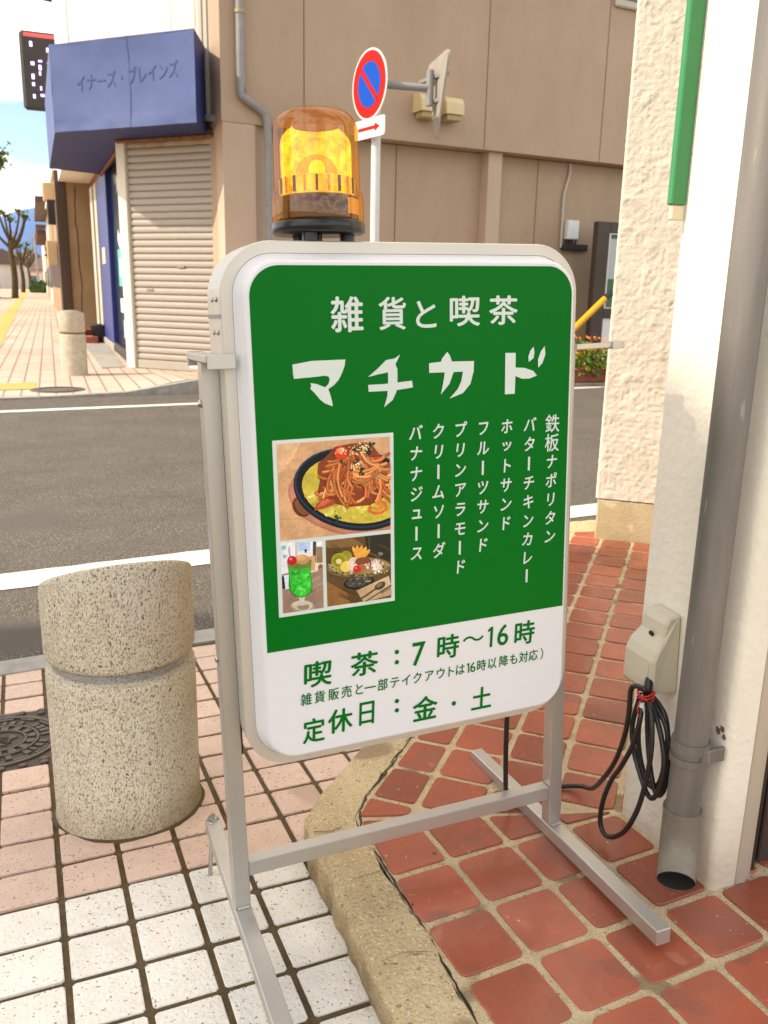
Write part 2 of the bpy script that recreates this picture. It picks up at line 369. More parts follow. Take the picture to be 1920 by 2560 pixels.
mat('bark', lin(92, 74, 46), lin(66, 56, 34), 3, .95, bump=.4, bscale=10)
mat('hill', lin(92, 122, 170), lin(84, 112, 160), .004, 1)  # haze blue put into the hill's own colour
mat('ground_far', lin(150, 142, 130), lin(132, 126, 114), .05, .95)
mat('roof_brown', lin(98, 76, 66), lin(84, 66, 58), .6, .8)
mat('house_wall', lin(214, 208, 198), lin(196, 190, 180), .3, .85)
mat('car_white', lin(230, 233, 238), None, 2, .25, coat=.5)
mat('car_glass', lin(50, 60, 70), None, 2, .1)
mat('tyre', lin(34, 33, 33), None, 4, .9)
mat('ink', lin(70, 72, 84), None, 4, .8)
mat('ink_black', lin(36, 36, 38), None, 4, .6)
def weather_and_shade(name, tones):
    m = MATS[name]; t = m.node_tree; b = t.nodes['Principled BSDF']; n = t.nodes.new; l = t.links.new
    for (vec, lo, hi, sc_, colr, amt) in tones:
        src = b.inputs['Base Color'].links[0].from_socket; tcn = n('ShaderNodeTexCoord')
        dt = n('ShaderNodeVectorMath'); dt.operation = 'DOT_PRODUCT'; dt.inputs[1].default_value = vec; l(tcn.outputs['Object'], dt.inputs[0])
        nz = n('ShaderNodeTexNoise'); nz.inputs['Scale'].default_value = sc_; nz.inputs['Detail'].default_value = 6; l(tcn.outputs['Object'], nz.inputs['Vector'])
        mr = n('ShaderNodeMapRange'); mr.inputs['From Min'].default_value = lo; mr.inputs['From Max'].default_value = hi; l(dt.outputs['Value'], mr.inputs['Value'])
        ml = n('ShaderNodeMath'); ml.operation = 'MULTIPLY'; l(mr.outputs[0], ml.inputs[0]); l(nz.outputs['Fac'], ml.inputs[1])
        m2 = n('ShaderNodeMath'); m2.operation = 'MULTIPLY'; m2.inputs[1].default_value = amt; m2.use_clamp = True; l(ml.outputs[0], m2.inputs[0])
        mi = n('ShaderNodeMixRGB'); l(m2.outputs[0], mi.inputs['Fac']); l(src, mi.inputs['Color1']); mi.inputs['Color2'].default_value = colr; l(mi.outputs[0], b.inputs['Base Color'])
weather_and_shade('granite', [((.95, .1, -.05), .07, .16, 9, lin(128, 116, 62), 1.15), ((0, 0, -1), -.10, -.0, 14, lin(122, 104, 66), .9), ((0, 1, .0), -.3, -.1, 3, lin(188, 174, 148), .35)])  # moss colour that also paints in the shaded right side; dirt at the base
weather_and_shade('wall_smooth', [((0, 0, -1), -.30, -.06, 7, lin(150, 134, 106), .85)])
weather_and_shade('kerb_concrete', [((0, 0, -1), -.066, -.01, 22, lin(104, 86, 56), 1.25)])  # dirt tone that also paints the low kerb face as shaded
weather_and_shade('plinth', [((0, 0, -1), -.16, -.0, 7, lin(130, 114, 86), .8)])
# print grain on the photographs
_t = MATS['photo_print'].node_tree; _b = _t.nodes['Principled BSDF']; _src = _b.inputs['Base Color'].links[0].from_socket
_n1 = _t.nodes.new('ShaderNodeTexNoise'); _n1.inputs['Scale'].default_value = 160; _n1.inputs['Detail'].default_value = 6; _n1.inputs['Roughness'].default_value = .75
_tc = _t.nodes.new('ShaderNodeTexCoord'); _t.links.new(_tc.outputs['Object'], _n1.inputs['Vector'])
_mr = _t.nodes.new('ShaderNodeMapRange'); _mr.inputs['From Min'].default_value = .3; _mr.inputs['From Max'].default_value = .7; _mr.inputs['To Min'].default_value = .84; _mr.inputs['To Max'].default_value = 1.15; _t.links.new(_n1.outputs['Fac'], _mr.inputs['Value'])
_n2 = _t.nodes.new('ShaderNodeTexNoise'); _n2.inputs['Scale'].default_value = 28; _n2.inputs['Detail'].default_value = 3; _t.links.new(_tc.outputs['Object'], _n2.inputs['Vector'])
_m3 = _t.nodes.new('ShaderNodeMapRange'); _m3.inputs['From Min'].default_value = .3; _m3.inputs['From Max'].default_value = .7; _m3.inputs['To Min'].default_value = .78; _m3.inputs['To Max'].default_value = 1.12; _t.links.new(_n2.outputs['Fac'], _m3.inputs['Value'])
_v0 = _t.nodes.new('ShaderNodeVectorMath'); _v0.operation = 'SCALE'; _t.links.new(_src, _v0.inputs[0]); _t.links.new(_m3.outputs[0], _v0.inputs['Scale']); _src = _v0.outputs[0]
_vs = _t.nodes.new('ShaderNodeVectorMath'); _vs.operation = 'SCALE'; _t.links.new(_src, _vs.inputs[0]); _t.links.new(_mr.outputs[0], _vs.inputs['Scale']); _t.links.new(_vs.outputs[0], _b.inputs['Base Color']); _t.links.new(_vs.outputs[0], _b.inputs['Emission Color'])
# amber globe of the beacon: tinted clear plastic
def amber(name, colr, gl=.12):
    m = bpy.data.materials.new(name); m.use_nodes = True; MATS[name] = m; t = m.node_tree; t.nodes.clear()
    o = t.nodes.new('ShaderNodeOutputMaterial'); tr = t.nodes.new('ShaderNodeBsdfTransparent'); g = t.nodes.new('ShaderNodeBsdfGlossy'); mxs = t.nodes.new('ShaderNodeMixShader'); fr = t.nodes.new('ShaderNodeLayerWeight')
    fr.inputs['Blend'].default_value = .25; pw = t.nodes.new('ShaderNodeMath'); pw.operation = 'POWER'; pw.inputs[1].default_value = 3.0; t.links.new(fr.outputs['Facing'], pw.inputs[0])
    ml = t.nodes.new('ShaderNodeMath'); ml.operation = 'MULTIPLY_ADD'; ml.inputs[1].default_value = .45; ml.inputs[2].default_value = .08; t.links.new(pw.outputs[0], ml.inputs[0])
    tr.inputs[0].default_value = colr; g.inputs['Roughness'].default_value = .012
    df = t.nodes.new('ShaderNodeBsdfTranslucent'); df.inputs[0].default_value = colr; m2 = t.nodes.new('ShaderNodeMixShader'); m2.inputs[0].default_value = gl
    t.links.new(tr.outputs[0], m2.inputs[1]); t.links.new(df.outputs[0], m2.inputs[2])
    t.links.new(ml.outputs[0], mxs.inputs[0]); t.links.new(m2.outputs[0], mxs.inputs[1]); t.links.new(g.outputs[0], mxs.inputs[2]); t.links.new(mxs.outputs[0], o.inputs[0])
amber('amber_globe', (1.0, .63, .015, 1), .05)
amber('amber_inner', (1.0, .80, .30, 1), .25)
mat('amber_reflector_glow', lin(255, 250, 236), lin(206, 160, 92), 55, .15, metal=.3, bump=1.0, bscale=110, emit=.38, detail=8)  # self-glow added so mirror and rotor look brightly lit
mat('amber_core', lin(250, 236, 205), lin(236, 220, 180), 12, .3)
mat('bulb_glow', lin(255, 236, 190), None, 12, .3, emit=.8)
mat('beacon_body', lin(96, 78, 62), lin(70, 56, 46), 12, .25, stretch=(1, 1, .05))

Z = Vector((0, 0, 1))
def dirv(deg): return Vector((math.cos(R(deg)), math.sin(R(deg)), 0))

# ============================================================ SETTING
# ---- wide ground and hills
mb = MB(); mb.add([(-3000, -200, -.3), (3000, -200, -.3), (3000, 6000, -.3), (-3000, 6000, -.3)], [(0, 1, 2, 3)])
struct(mb.build('ground', 'ground_far'))
mb = MB(); V = []; Fs = []
nx, ny = 60, 8
for j in range(ny):
    for i in range(nx):
        x = -2600+i*52; y = 2300+j*130
        h = 34+185*math.exp(-((x+1010)/230)**2)+80*math.exp(-((x+1500)/350)**2)+60*math.exp(-((x-500)/600)**2)+22*mnoise.noise((x*.01, y*.01, 1))
        V.append((x, y, -5+h*math.sin(math.pi*j/(ny-1))))
for j in range(ny-1):
    for i in range(nx-1): a = j*nx+i; Fs.append((a, a+1, a+nx+1, a+nx))
mb.add(V, Fs, 0, True); struct(mb.build('hills', 'hill'))

# ---- road
RD = dirv(27.5); RN = dirv(117.5); RP = Vector((-1.36, 2.80, 0)); ROADW = 6.75
def road_z(d): return -.11+(.095)*min(max(d/ROADW, -.2), 1.2)
def rpt(s, d, dz=0): p = RP+RD*s+RN*d; return (p.x, p.y, road_z(d)+dz)
mb = MB(); mb.add([rpt(-70, -.02), rpt(70, -.02), rpt(70, ROADW), rpt(-70, ROADW)], [(0, 1, 2, 3)])
struct(mb.build('road', 'asphalt'))
def jag(s0, s1, d0, d1, step, amp, dz):
    n_ = int((s1-s0)/step); V = []; Fs = []
    for i in range(n_+1):
        s = s0+(s1-s0)*i/n_
        V += [rpt(s, d0+amp*mnoise.noise((s*9, 3, 0)), dz), rpt(s, d1+amp*mnoise.noise((s*9, 8, 0)), dz)]
    for i in range(n_): Fs.append((2*i, 2*i+2, 2*i+3, 2*i+1))
    m_ = MB(); m_.add(V, Fs); return m_
struct(jag(-12, 12, .76, .98, .03, .008, .004).build('road_marking', 'road_paint'))
struct(jag(-30, 14, ROADW-.90, ROADW-.76, .1, .01, .004).build('road_marking', 'road_paint'))
# flush kerb stones along the near road edge
SLOPE = .06; Q0 = 1.3; E1 = dirv(23); G = dirv(113)
def side_z(x, y): return -SLOPE*((x*G.x+y*G.y)-Q0)
kb = MB()
for k in range(-12, 14):
    s0, s1 = k*.6+.004, k*.6+.596
    P = [RP+RD*s0+RN*(-.135), RP+RD*s1+RN*(-.135), RP+RD*s1, RP+RD*s0]
    top = [(p.x, p.y, side_z(p.x, p.y)+.004) for p in P]; bot = [(p.x, p.y, -.3) for p in P]
    kb.add(top+bot, [(0, 1, 2, 3), (0, 4, 5, 1), (1, 5, 6, 2), (2, 6, 7, 3), (3, 7, 4, 0)])
struct(kb.build('road_kerb', 'kerb_grey'))

# ---- near pavement: bed and paving tiles
mb = MB(); V = []; nu_, nv_ = 52, 20
for i in range(nu_+1):
    u = -9.4+i*.2
    # far limit: the kerb line along the road
    vmax = ((RP-RN*.12-E1*u).dot(RN))/(G.dot(RN)); vmin = -3.0
    for k in range(nv_+1):
        v = vmin+(vmax-vmin)*k/nv_; p = E1*u+G*v; V.append((p.x, p.y, side_z(p.x, p.y)-.005))
mb.add(V, [(i*(nv_+1)+k, (i+1)*(nv_+1)+k, (i+1)*(nv_+1)+k+1, i*(nv_+1)+k+1) for i in range(nu_) for k in range(nv_)])
sidewalk = struct(mb.build('sidewalk', 'joint_sand'))
TP = .125; TO = Vector((-.526, 1.546, 0))
nrm = Vector((SLOPE*G.x, SLOPE*G.y, 1)).normalized(); ex_ = E1.copy(); ex_.z = 0
gy = (G-Z*SLOPE).normalized(); ex_ = gy.cross(nrm)
h_ = TP/2-.0060
tm = {}
for nm in ('paver_white', 'paver_pink'):
    b_ = MB(); b_.prism(roundpoly([(-h_, -h_), (h_, -h_), (h_, h_), (-h_, h_)], .005, 1), -.03, 0, bev=.0016); o_ = b_.build('paving_tile', nm); tm[nm] = o_.data; bpy.data.objects.remove(o_)
cnt = 0
MH_C = Vector((-1.075, 2.20, 0)); MH_H = .195
for j in range(-6, 15):
    for i in range(-16, 9):
        c = TO+E1*((i+.5)*TP)+G*((j+.5)*TP)
        if (c-RP).dot(RN) > -.11: continue
        ky = c.x-(-.049+(1.661-c.y)*.398)      # kerb of the porch covers the rest
        if c.y < 1.66 and ky > .10: continue
        if c.y >= 1.66 and c.x > -.02+(c.y-1.66)*.38: continue
        # only what the photograph (with a margin) shows
        d = c-Vector((0, 0, CAM_H)); dz = d.dot(F_)
        if dz < .3: continue
        px = d.dot(r2)/dz*2150; py = -d.dot(u2)/dz*2150
        if not (-1120 < px < 800 and py < 1480): continue
        if abs((c-MH_C).dot(E1)) < MH_H+.0 and abs((c-MH_C).dot(G)) < MH_H: continue
        o_ = bpy.data.objects.new('paving_tile', tm['paver_white' if j < 0 else 'paver_pink']); COL.objects.link(o_); o_.parent = sidewalk
        tz = random.gauss(0, .0012); tl = random.gauss(0, .006); tl2 = random.gauss(0, .006)
        m_ = Matrix((ex_, gy, nrm)).transposed().to_4x4() @ Matrix.Rotation(tl, 4, 'X') @ Matrix.Rotation(tl2, 4, 'Y') @ Matrix.Rotation(random.gauss(0, .004), 4, 'Z')
        m_.translation = (c.x, c.y, side_z(c.x, c.y)+tz); o_.matrix_local = m_; cnt += 1
print('paving tiles', cnt)

# ---- raised tiled porch: bed, kerb, tiles
KZ = .075
kout = [(.55, -.35), (.033, 1.125), (-.026, 1.28), (-.095, 1.472), (-.147, 1.595), (-.158, 1.65), (-.150, 1.71), (-.117, 1.79), (-.055, 1.95), (.81, 4.18), (1.1, 4.28), (3.2, 4.95)]
kin = [(.70, -.35), (.159, 1.127), (.087, 1.321), (.023, 1.473), (-.030, 1.60), (-.049, 1.661), (-.030, 1.745), (.012, 1.84), (.073, 2.0), (.90, 4.02), (1.1, 4.06), (3.2, 4.72)]
def refine(pl, step=.03):
    out = []
    for a, b in zip(pl[:-1], pl[1:]):
        a, b = Vector(a), Vector(b); n_ = max(1, int((b-a).length/step))
        out += [a+(b-a)*k/n_ for k in range(n_)]
    return out+[Vector(pl[-1])]
ko, ki = [], []
for (a, b, c, d) in zip(kout[:-1], kout[1:], kin[:-1], kin[1:]):
    a, b, c, d = map(Vector, (a, b, c, d)); n_ = max(1, int((b-a).length/.02))
    for k in range(n_): ko.append(a+(b-a)*k/n_); ki.append(c+(d-c)*k/n_)
ko.append(Vector(kout[-1])); ki.append(Vector(kin[-1]))
mb = MB(); V = []; n_ = len(ko)
for a, b in zip(ko, ki):
    t = (b-a).normalized(); w1 = .007*mnoise.noise((a.x*23, a.y*23, 0)); w2 = .010*mnoise.noise((a.x*17, a.y*17, 5))+.007*mnoise.noise((a.x*60, a.y*60, 2)); h1 = .004*mnoise.noise((a.x*14, a.y*14, 9))
    V += [(a.x-t.x*.006, a.y-t.y*.006, -.3), (a.x+t.x*w1, a.y+t.y*w1, KZ-.012+h1), (a.x+t.x*(w1+.010), a.y+t.y*(w1+.010), KZ+h1)]
    for q in (.35, .7): V.append((a.x+(b.x-a.x)*q, a.y+(b.y-a.y)*q, KZ+.003*mnoise.noise((a.x*20, a.y*20, q*9))))
    V += [(b.x+t.x*w2, b.y+t.y*w2, KZ-.001), (b.x+t.x*(w2+.002), b.y+t.y*(w2+.002), -.3)]
W_ = 7
Fs = [(i*W_+k, (i+1)*W_+k, (i+1)*W_+k+1, i*W_+k+1) for i in range(n_-1) for k in range(W_-1)]
Fs = [f[::-1] for f in Fs]
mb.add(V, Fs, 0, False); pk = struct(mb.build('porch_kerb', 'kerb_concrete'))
def crack(pts, wd, name='crack', z=KZ+.0035, m_='joint_dark', par=None):
    pts = refine(pts, .012); V = []
    for i, p in enumerate(pts):
        t = (pts[min(i+1, len(pts)-1)]-pts[max(i-1, 0)]).normalized(); n2 = Vector((-t.y, t.x)); q = Vector((p.x, p.y))+n2*(.004*mnoise.noise((p.x*70, p.y*70, 4))); w2 = wd*(.5+rnd())
        V += [(q.x+n2.x*w2, q.y+n2.y*w2, z), (q.x-n2.x*w2, q.y-n2.y*w2, z)]
    m2 = MB(); m2.add(V, [(2*i, 2*i+1, 2*i+3, 2*i+2) for i in range(len(pts)-1)]); return m2.build(name, m_, par)
crack([(-.135, 1.60), (-.10, 1.605), (-.075, 1.622)], .0016, par=pk)
crack([(-.045, 1.452), (-.01, 1.468), (.022, 1.485)], .0009, par=pk)
crack([(.01, 1.24), (.05, 1.262), (.10, 1.268)], .0006, par=pk)
mb = MB(); bed = [(p.x, p.y) for p in ki]+[(3.2, -.35)]
tri = tessellate_polygon([[Vector((x, y, 0)) for x, y in bed]])
mb.add([(x, y, KZ-.0025) for x, y in bed], tri); porch = struct(mb.build('porch_floor', 'grout'))
gp_ = [p for p, q in zip(ki, ko) if p.y > .6 and p.y < 3.9]
crack([(p.x+.004, p.y) for p in gp_[::2]], .0022, 'edge_gap', KZ-.0012, 'dark_frame', porch)
for p in porch.data.polygons:
    if p.normal.z < 0: p.flip()
SE_P = Vector((-.049, 1.655)); SE_N = Vector((-math.sin(R(5)), math.cos(R(5))))
def field(u, v, o, pitch, rngi, rngj, clips, jw):
    u = u.to_2d(); v = v.to_2d(); full = None; k = 0
    hh = pitch/2-jw/2
    for i in rngi:
        for j in rngj:
            c = o+u*(i+.5)*pitch+v*(j+.5)*pitch
            sgn = 1 if u.cross(v) > 0 else -1
            quad = [tuple(c+u*(a*pitch/2)+v*(b*pitch/2)) for a, b in ((-1, -1), (1, -1), (1, 1), (-1, 1))]
            if sgn < 0: quad = quad[::-1]
            q = quad
            for p_, n__ in clips:
                q = clip(q, p_, n__)
                if len(q) < 3: break
            if len(q) < 3 or parea(q) < .12*pitch*pitch: continue
            d = Vector((c.x, c.y, KZ-CAM_H)); dz = d.dot(F_)
            if dz < .35: continue
            px = d.dot(r2)/dz*2150; py = -d.dot(u2)/dz*2150
            if not (-300 < px < 1250 and py < 1560): continue
            tz = KZ+.0015+random.gauss(0, .0008)
            if parea(q) > .995*pitch*pitch:
                if full is None:
                    b_ = MB(); b_.prism(roundpoly([(-hh, -hh), (hh, -hh), (hh, hh), (-hh, hh)], .016, 3), -.012, 0, bev=.0016); o_ = b_.build('floor_tile', 'red_tile'); full = o_.data; bpy.data.objects.remove(o_)
                o_ = bpy.data.objects.new('floor_tile', full); COL.objects.link(o_); o_.parent = porch
                o_.matrix_local = Matrix.Translation((c.x, c.y, tz)) @ Matrix.Rotation(math.atan2(u.y, u.x)+random.gauss(0, .008), 4, 'Z') @ Matrix.Rotation(random.gauss(0, .006), 4, 'X') @ Matrix.Rotation(random.gauss(0, .006), 4, 'Y')
            else:
                cc = Vector((sum(x for x, y in q)/len(q), sum(y for x, y in q)/len(q)))
                if sum(q[i][0]*q[(i+1) % len(q)][1]-q[(i+1) % len(q)][0]*q[i][1] for i in range(len(q))) < 0: q = q[::-1]
                # drop near-duplicate corners, then inset and round
                q2 = [q[i] for i in range(len(q)) if (Vector(q[i])-Vector(q[i-1])).length > .012]
                if len(q2) < 3: continue
                q3 = inset([(x-cc.x, y-cc.y) for x, y in q2], jw/2)
                if parea(q3) < .08*pitch*pitch or max(abs(a) for pnt in q3 for a in pnt) > pitch: continue
                b_ = MB(); b_.prism(roundpoly(q3, .012, 3), -.012, 0, bev=.0016); o_ = b_.build('floor_tile', 'red_tile', porch); o_.location = (cc.x, cc.y, tz)
            k += 1
    return k
kA = Vector((-.049, 1.661)); kdA = Vector((.159, 1.127))-kA; nA = Vector((-kdA.y, kdA.x)).normalized()
kdB = Vector((.073, 2.0))-kA; kdB = Vector((.90, 4.02))-Vector((.073, 2.0)); nB = Vector((kdB.y, -kdB.x)).normalized()
k1 = field(dirv(25.5), dirv(-64.5), Vector((.213, 1.39)), .1425, range(-4, 9), range(-4, 9), [(SE_P, -SE_N), (kA, nA)], .0155)
oB = Vector((.457, 1.898))-dirv(70.2).to_2d()*.024
k2 = field(dirv(-19.8), dirv(70.2), oB, .1415, range(-7, 9), range(-4, 18), [(SE_P, SE_N), (Vector((.023, 1.85)), nB), (kA, Vector((.95, -.31)).normalized()), (Vector((.90, 4.02)), Vector((.2, -.98)))], .0155)
print('floor tiles', k1, k2)

# ---- far pavement
t_ = bpy.data.materials.new('far_paving_tiles'); t_.use_nodes = True; MATS['far_paving_tiles'] = t_
nt = t_.node_tree; N = nt.nodes.new; L = nt.links.new; bs = nt.nodes['Principled BSDF']; bs.inputs['Roughness'].default_value = .8
tcn = N('ShaderNodeTexCoord'); mp = N('ShaderNodeMapping'); mp.inputs['Rotation'].default_value = (0, 0, R(-21)); L(tcn.outputs['Object'], mp.inputs[0])
br = N('ShaderNodeTexBrick'); br.offset = 0; br.squash = 1; br.inputs['Scale'].default_value = 1; br.inputs['Brick Width'].default_value = .18; br.inputs['Row Height'].default_value = .18; br.inputs['Mortar Size'].default_value = .012; br.inputs['Mortar Smooth'].default_value = .1
br.inputs['Color1'].default_value = lin(204, 192, 175); br.inputs['Color2'].default_value = lin(194, 178, 161); br.inputs['Mortar'].default_value = lin(150, 126, 98); L(mp.outputs[0], br.inputs['Vector'])
wv = N('ShaderNodeTexBrick'); wv.offset = .5; wv.inputs['Scale'].default_value = 1; wv.inputs['Brick Width'].default_value = 1.44; wv.inputs['Row Height'].default_value = 1.44; wv.inputs['Mortar Size'].default_value = 0
wv.inputs['Color1'].default_value = (1, 1, 1, 1); wv.inputs['Color2'].default_value = lin(250, 226, 216); L(mp.outputs[0], wv.inputs['Vector'])
mm = N('ShaderNodeMixRGB'); mm.blend_type = 'MULTIPLY'; mm.inputs['Fac'].default_value = 1; L(br.outputs['Color'], mm.inputs['Color1']); L(wv.outputs['Color'], mm.inputs['Color2']); L(mm.outputs[0], bs.inputs['Base Color'])
FD = dirv(27.0); FN = dirv(117.0); FP = Vector((-4.056, 9.017, 0))
def ramp(s): t = min(max((s-1.0)/1.3, 0), 1); return .15*t*t*(3-2*t)
mb = MB(); V = []; Fs = []; SS = [-40, -12, -6, -2, 0]+[1+.13*k for k in range(11)]+[3, 6, 12, 40]; DD = [.12, .4, .8, 1.3, 1.8, 2.4]
for d in DD:
    for s in SS: p = FP+FD*s+FN*d; V.append((p.x, p.y, ramp(s)*max(0, 1-(d-.12)/2.2)))
ns_ = len(SS)
for j in range(len(DD)-1):
    for i in range(ns_-1): a = j*ns_+i; Fs.append((a, a+1, a+ns_+1, a+ns_))
p1 = FP+FD*-40+FN*2.4; p2 = FP+FD*40+FN*2.4; o_ = len(V)
V += [(p1.x, p1.y, 0), (p2.x, p2.y, 0), (60, 60, 0), (-90, 300, 0), (-190, 300, 0)]; Fs.append((o_, o_+1, o_+2, o_+3, o_+4))
mb.add(V, Fs); struct(mb.build('far_sidewalk', 'far_paving_tiles'))
mb = MB()
s = -14.0
while s < 16:
    s1 = s+.9; P = []
    for (a, d) in ((s+.004, 0), (s1-.004, 0), (s1-.004, .12), (s+.004, .12)): p = FP+FD*a+FN*d; P.append((p.x, p.y, ramp(a)+.004))
    B = [(x, y, -.2) for x, y, z in P]; mb.add(P+B, [(0, 1, 2, 3), (0, 4, 5, 1), (1, 5, 6, 2), (2, 6, 7, 3), (3, 7, 4, 0)]); s = s1
struct(mb.build('far_kerb', 'kerb_grey'))
SD = Vector((-.372, .928, 0)); SNl = Vector((-.928, -.372, 0))      # along the side street, and towards its middle
mb = MB(); a = Vector((-7.294, 16.416, .005))
mb.add([a-SD*9, a-SD*9+SNl*.42, a+SD*130+SNl*.42, a+SD*130], [(0, 1, 2, 3)][::1]); o_ = mb.build('tactile_strip', 'tactile'); struct(o_)
mb = MB(); mb.add([(-4.9, 10.27, .006), (-4.60, 9.56, .006), (-4.03, 9.9, .006), (-4.28, 10.54, .006)], [(0, 1, 2, 3)]); struct(mb.build('tactile_blocks', 'tactile'))

# ============================================================ CAFE BUILDING (right)
WO = Vector((.547, 1.707, 0)); WA = Vector((.358, -.934, 0)).normalized(); WB = Vector((.934, .358, 0)).normalized()
cafe = thing('cafe_building', 'cream cafe building with rough stucco wall and smooth painted pillar by the doorway', 'building', (.547, 1.707, 0))
mb = MB()   # smooth pillar with a rounded near corner
prof = [(.02, .062), (0, .062), (0, .006), (.006, 0), (.268, 0)]+[(.268+.017*math.sin(R(a)), .017-.017*math.cos(R(a))) for a in (15, 30, 45, 60, 75, 90)]+[(.285, .062), (.02, .062)]
P = [(WO+WA*a+WB*b) for a, b in prof]; n_ = len(P); zs = [.02]+[.3*k for k in range(1, 12)]
V = [(p.x, p.y, z) for z in zs for p in P]
mb.add(V, [(k*n_+i, k*n_+i+1, (k+1)*n_+i+1, (k+1)*n_+i) for k in range(len(zs)-1) for i in range(n_-1)], 0, False)
mb.add([(p.x, p.y, 3.3) for p in P], [list(range(n_))])
mb.build('pillar', 'wall_smooth', cafe)
mb = MB()   # flaked paint where the clamp enters
for cx, cz, r_ in ((.256, .408, .008), (.266, .416, .007), (.272, .402, .005)):
    poly = [(cx+r_*(.6+.6*rnd())*math.cos(a), cz+r_*(.6+.8*rnd())*math.sin(a)) for a in [k*.7 for k in range(9)]]
    mb.add([WO+WA*a-WB*.0008+Z*z for a, z in poly], [list(range(9))])
mb.build('flaked_paint', 'joint_dark', cafe)
mb = MB(); mb.bbox(WO, WA, WB, (.275, .2865), (.0635, .090), (.06, 3.3), .002); mb.build('door_jamb', 'bronze_alu', cafe); mb = MB(); mb.bbox(WO, WA, WB, (.262, .280), (.0905, .106), (.06, 3.3), .002); mb.build('door_jamb', 'bronze_alu', cafe)
mb = MB(); mb.bbox(WO, WA, WB, (.20, .262), (.107, .135), (.06, 3.3), .002); mb.build('door_track', 'dark_frame', cafe); mb = MB(); mb.box(WO, WA, WB, (.0, .199), (.107, 1.3), (.06, 3.3)); mb.build('door_recess', 'dark_frame', cafe)
mb = MB(); mb.bbox(WO, WA, WB, (.215, .25), (.155, .21), (.078, 3.3), .003); mb.build('door_leaf', 'board_brown', cafe)
# stucco wall, displaced
TU = Vector((.941, -.339, 0)).normalized(); TN = Vector((-.339, -.941, 0)).normalized(); T0 = Vector((1.0, 3.925, 0))
mb = MB(); nu, nz = 96, 340; V = []; Fs = []
for k in range(nz):
    z = .272+k*.0075
    for i in range(nu):
        u = -.04+i*.0065
        a = mnoise.noise((u*44, z*40, 0)); b = mnoise.noise((u*95+3, z*85, 7)); c = mnoise.noise((u*20, z*16, 3))
        d = .0055*(1-min(1, abs(a)*1.6))**2*(.5+1.0*abs(c))+.0014*b+.003*c
        if u < 0: q = -u/.04; p = T0+TU*(-.012*math.sin(q*1.57))+TN*(d*(1-q)-.03*q*q); 
        else: p = T0+TU*u+TN*d
        V.append((p.x+ (TU.x*.003*b if u < .02 else 0), p.y, z))
for k in range(nz-1):
    for i in range(nu-1): a = k*nu+i; Fs.append((a, a+1, a+nu+1, a+nu))
mb.add(V, Fs, 0, True); mb.build('stucco_wall', 'stucco', cafe)
mb = MB(); mb.box(T0, TU, -TN, (.006, 2.6), (.012, .6), (.05, 3.2)); mb.build('wall_core', 'stucco', cafe)
mb = MB(); mb.bbox(T0, TU, -TN, (.0, 2.6), (.0015, .3), (.02, .268), .006); mb.build('plinth', 'plinth', cafe)
# green board on the pillar edge
gb = thing('signboard_edge', 'green edged board fixed upright on the corner of the cream pillar', 'board', WO+Z*1.35)
mb = MB(); mb.bbox(WO, WA, -WB, (-.004, .011), (.001, .034), (1.362, 3.2), .002); mb.build('board_rim', 'green_board', gb)
mb = MB(); mb.bbox(WO, WA, -WB, (-.001, .009), (.001, .030), (1.335, 1.3615), .002); mb.build('board_end', 'cream_board', gb)
# rain pipe
PC = Vector((.585, 1.458, 0)); PR = .0315
dp = thing('downpipe', 'scratched grey metal rain downpipe on the cream pillar with open elbow at the bottom', 'downpipe', PC+Z*KZ)
mb = MB(); mb.tube([PC+Z*z for z in (.19, .6, 1.2, 1.8, 2.6, 3.3)], PR, 28); mb.build('pipe', 'galvanised', dp)
OD = Vector((-.30, -.93, 0)).normalized(); eb = []; rad = []
for k in range(9):
    a = R(8.5*k); eb.append(PC+Z*.215+OD*(.095*(1-math.cos(a)))-Z*(.095*math.sin(a))); rad.append(PR+.0035)
eb = [PC+Z*.245]+eb; rad = [PR+.0035]+rad
mb = MB(); mb.tube(eb, rad, 28, cap=False); mb.tube(eb, [r_-.004 for r_ in rad], 28, 1, cap=False)
mb.tube([PC+Z*.243, PC+Z*.249], PR+.0048, 28, 0); mb.build('elbow', ['elbow_zinc', 'pipe_dark'], dp)
for z0, z1 in ((.375, .395), (.350, .364)): mb = MB(); mb.tube([PC+Z*z0, PC+Z*z1], PR+.004, 28); mb.build('clamp_band', 'galvanised', dp)
mb = MB(); mb.bbox(PC+Z*.372, WA, WB, (.026, .036), (-.002, .052), (-.014, .014), .002); mb.build('clamp_lug', 'galvanised', dp)
# weatherproof outlet
ob = thing('outlet_box', 'beige weatherproof power outlet box on the cream pillar beside the downpipe', 'outlet', WO+WA*.1+Z*.43)
mb = MB(); pf = [(.008, .59), (.028, .585), (.036, .572), (.040, .548), (.058, .520), (.066, .500), (.066, .440), (.060, .430), (.004, .428)]; pf2 = [(.004, .590)]+pf
n_ = len(pf2); V = []
for a, sc_ in ((.040, .90), (.046, 1.0), (.128, 1.0), (.134, .90)):
    for (b, z) in pf2: V.append(WO+WA*(a+ (z > .53)*(.010 if a < .08 else -.010))-WB*(b*sc_)+Z*(.51+(z-.51)*(1 if sc_ == 1 else .96)))
Fs = [(k*n_+i, k*n_+(i+1) % n_, (k+1)*n_+(i+1) % n_, (k+1)*n_+i) for k in range(3) for i in range(n_)]+[list(range(n_))[::-1], list(range(3*n_, 4*n_))]
mb.add(V, Fs); mb.build('hood', 'outlet_plastic', ob)
mb = MB(); c_ = WO+WA*.094-WB*.0430+Z*.5465
mb.tube([c_, c_-WB*.004-Z*.002], .006, 14, 0); mb.build('screw_hole', 'pipe_dark', ob)
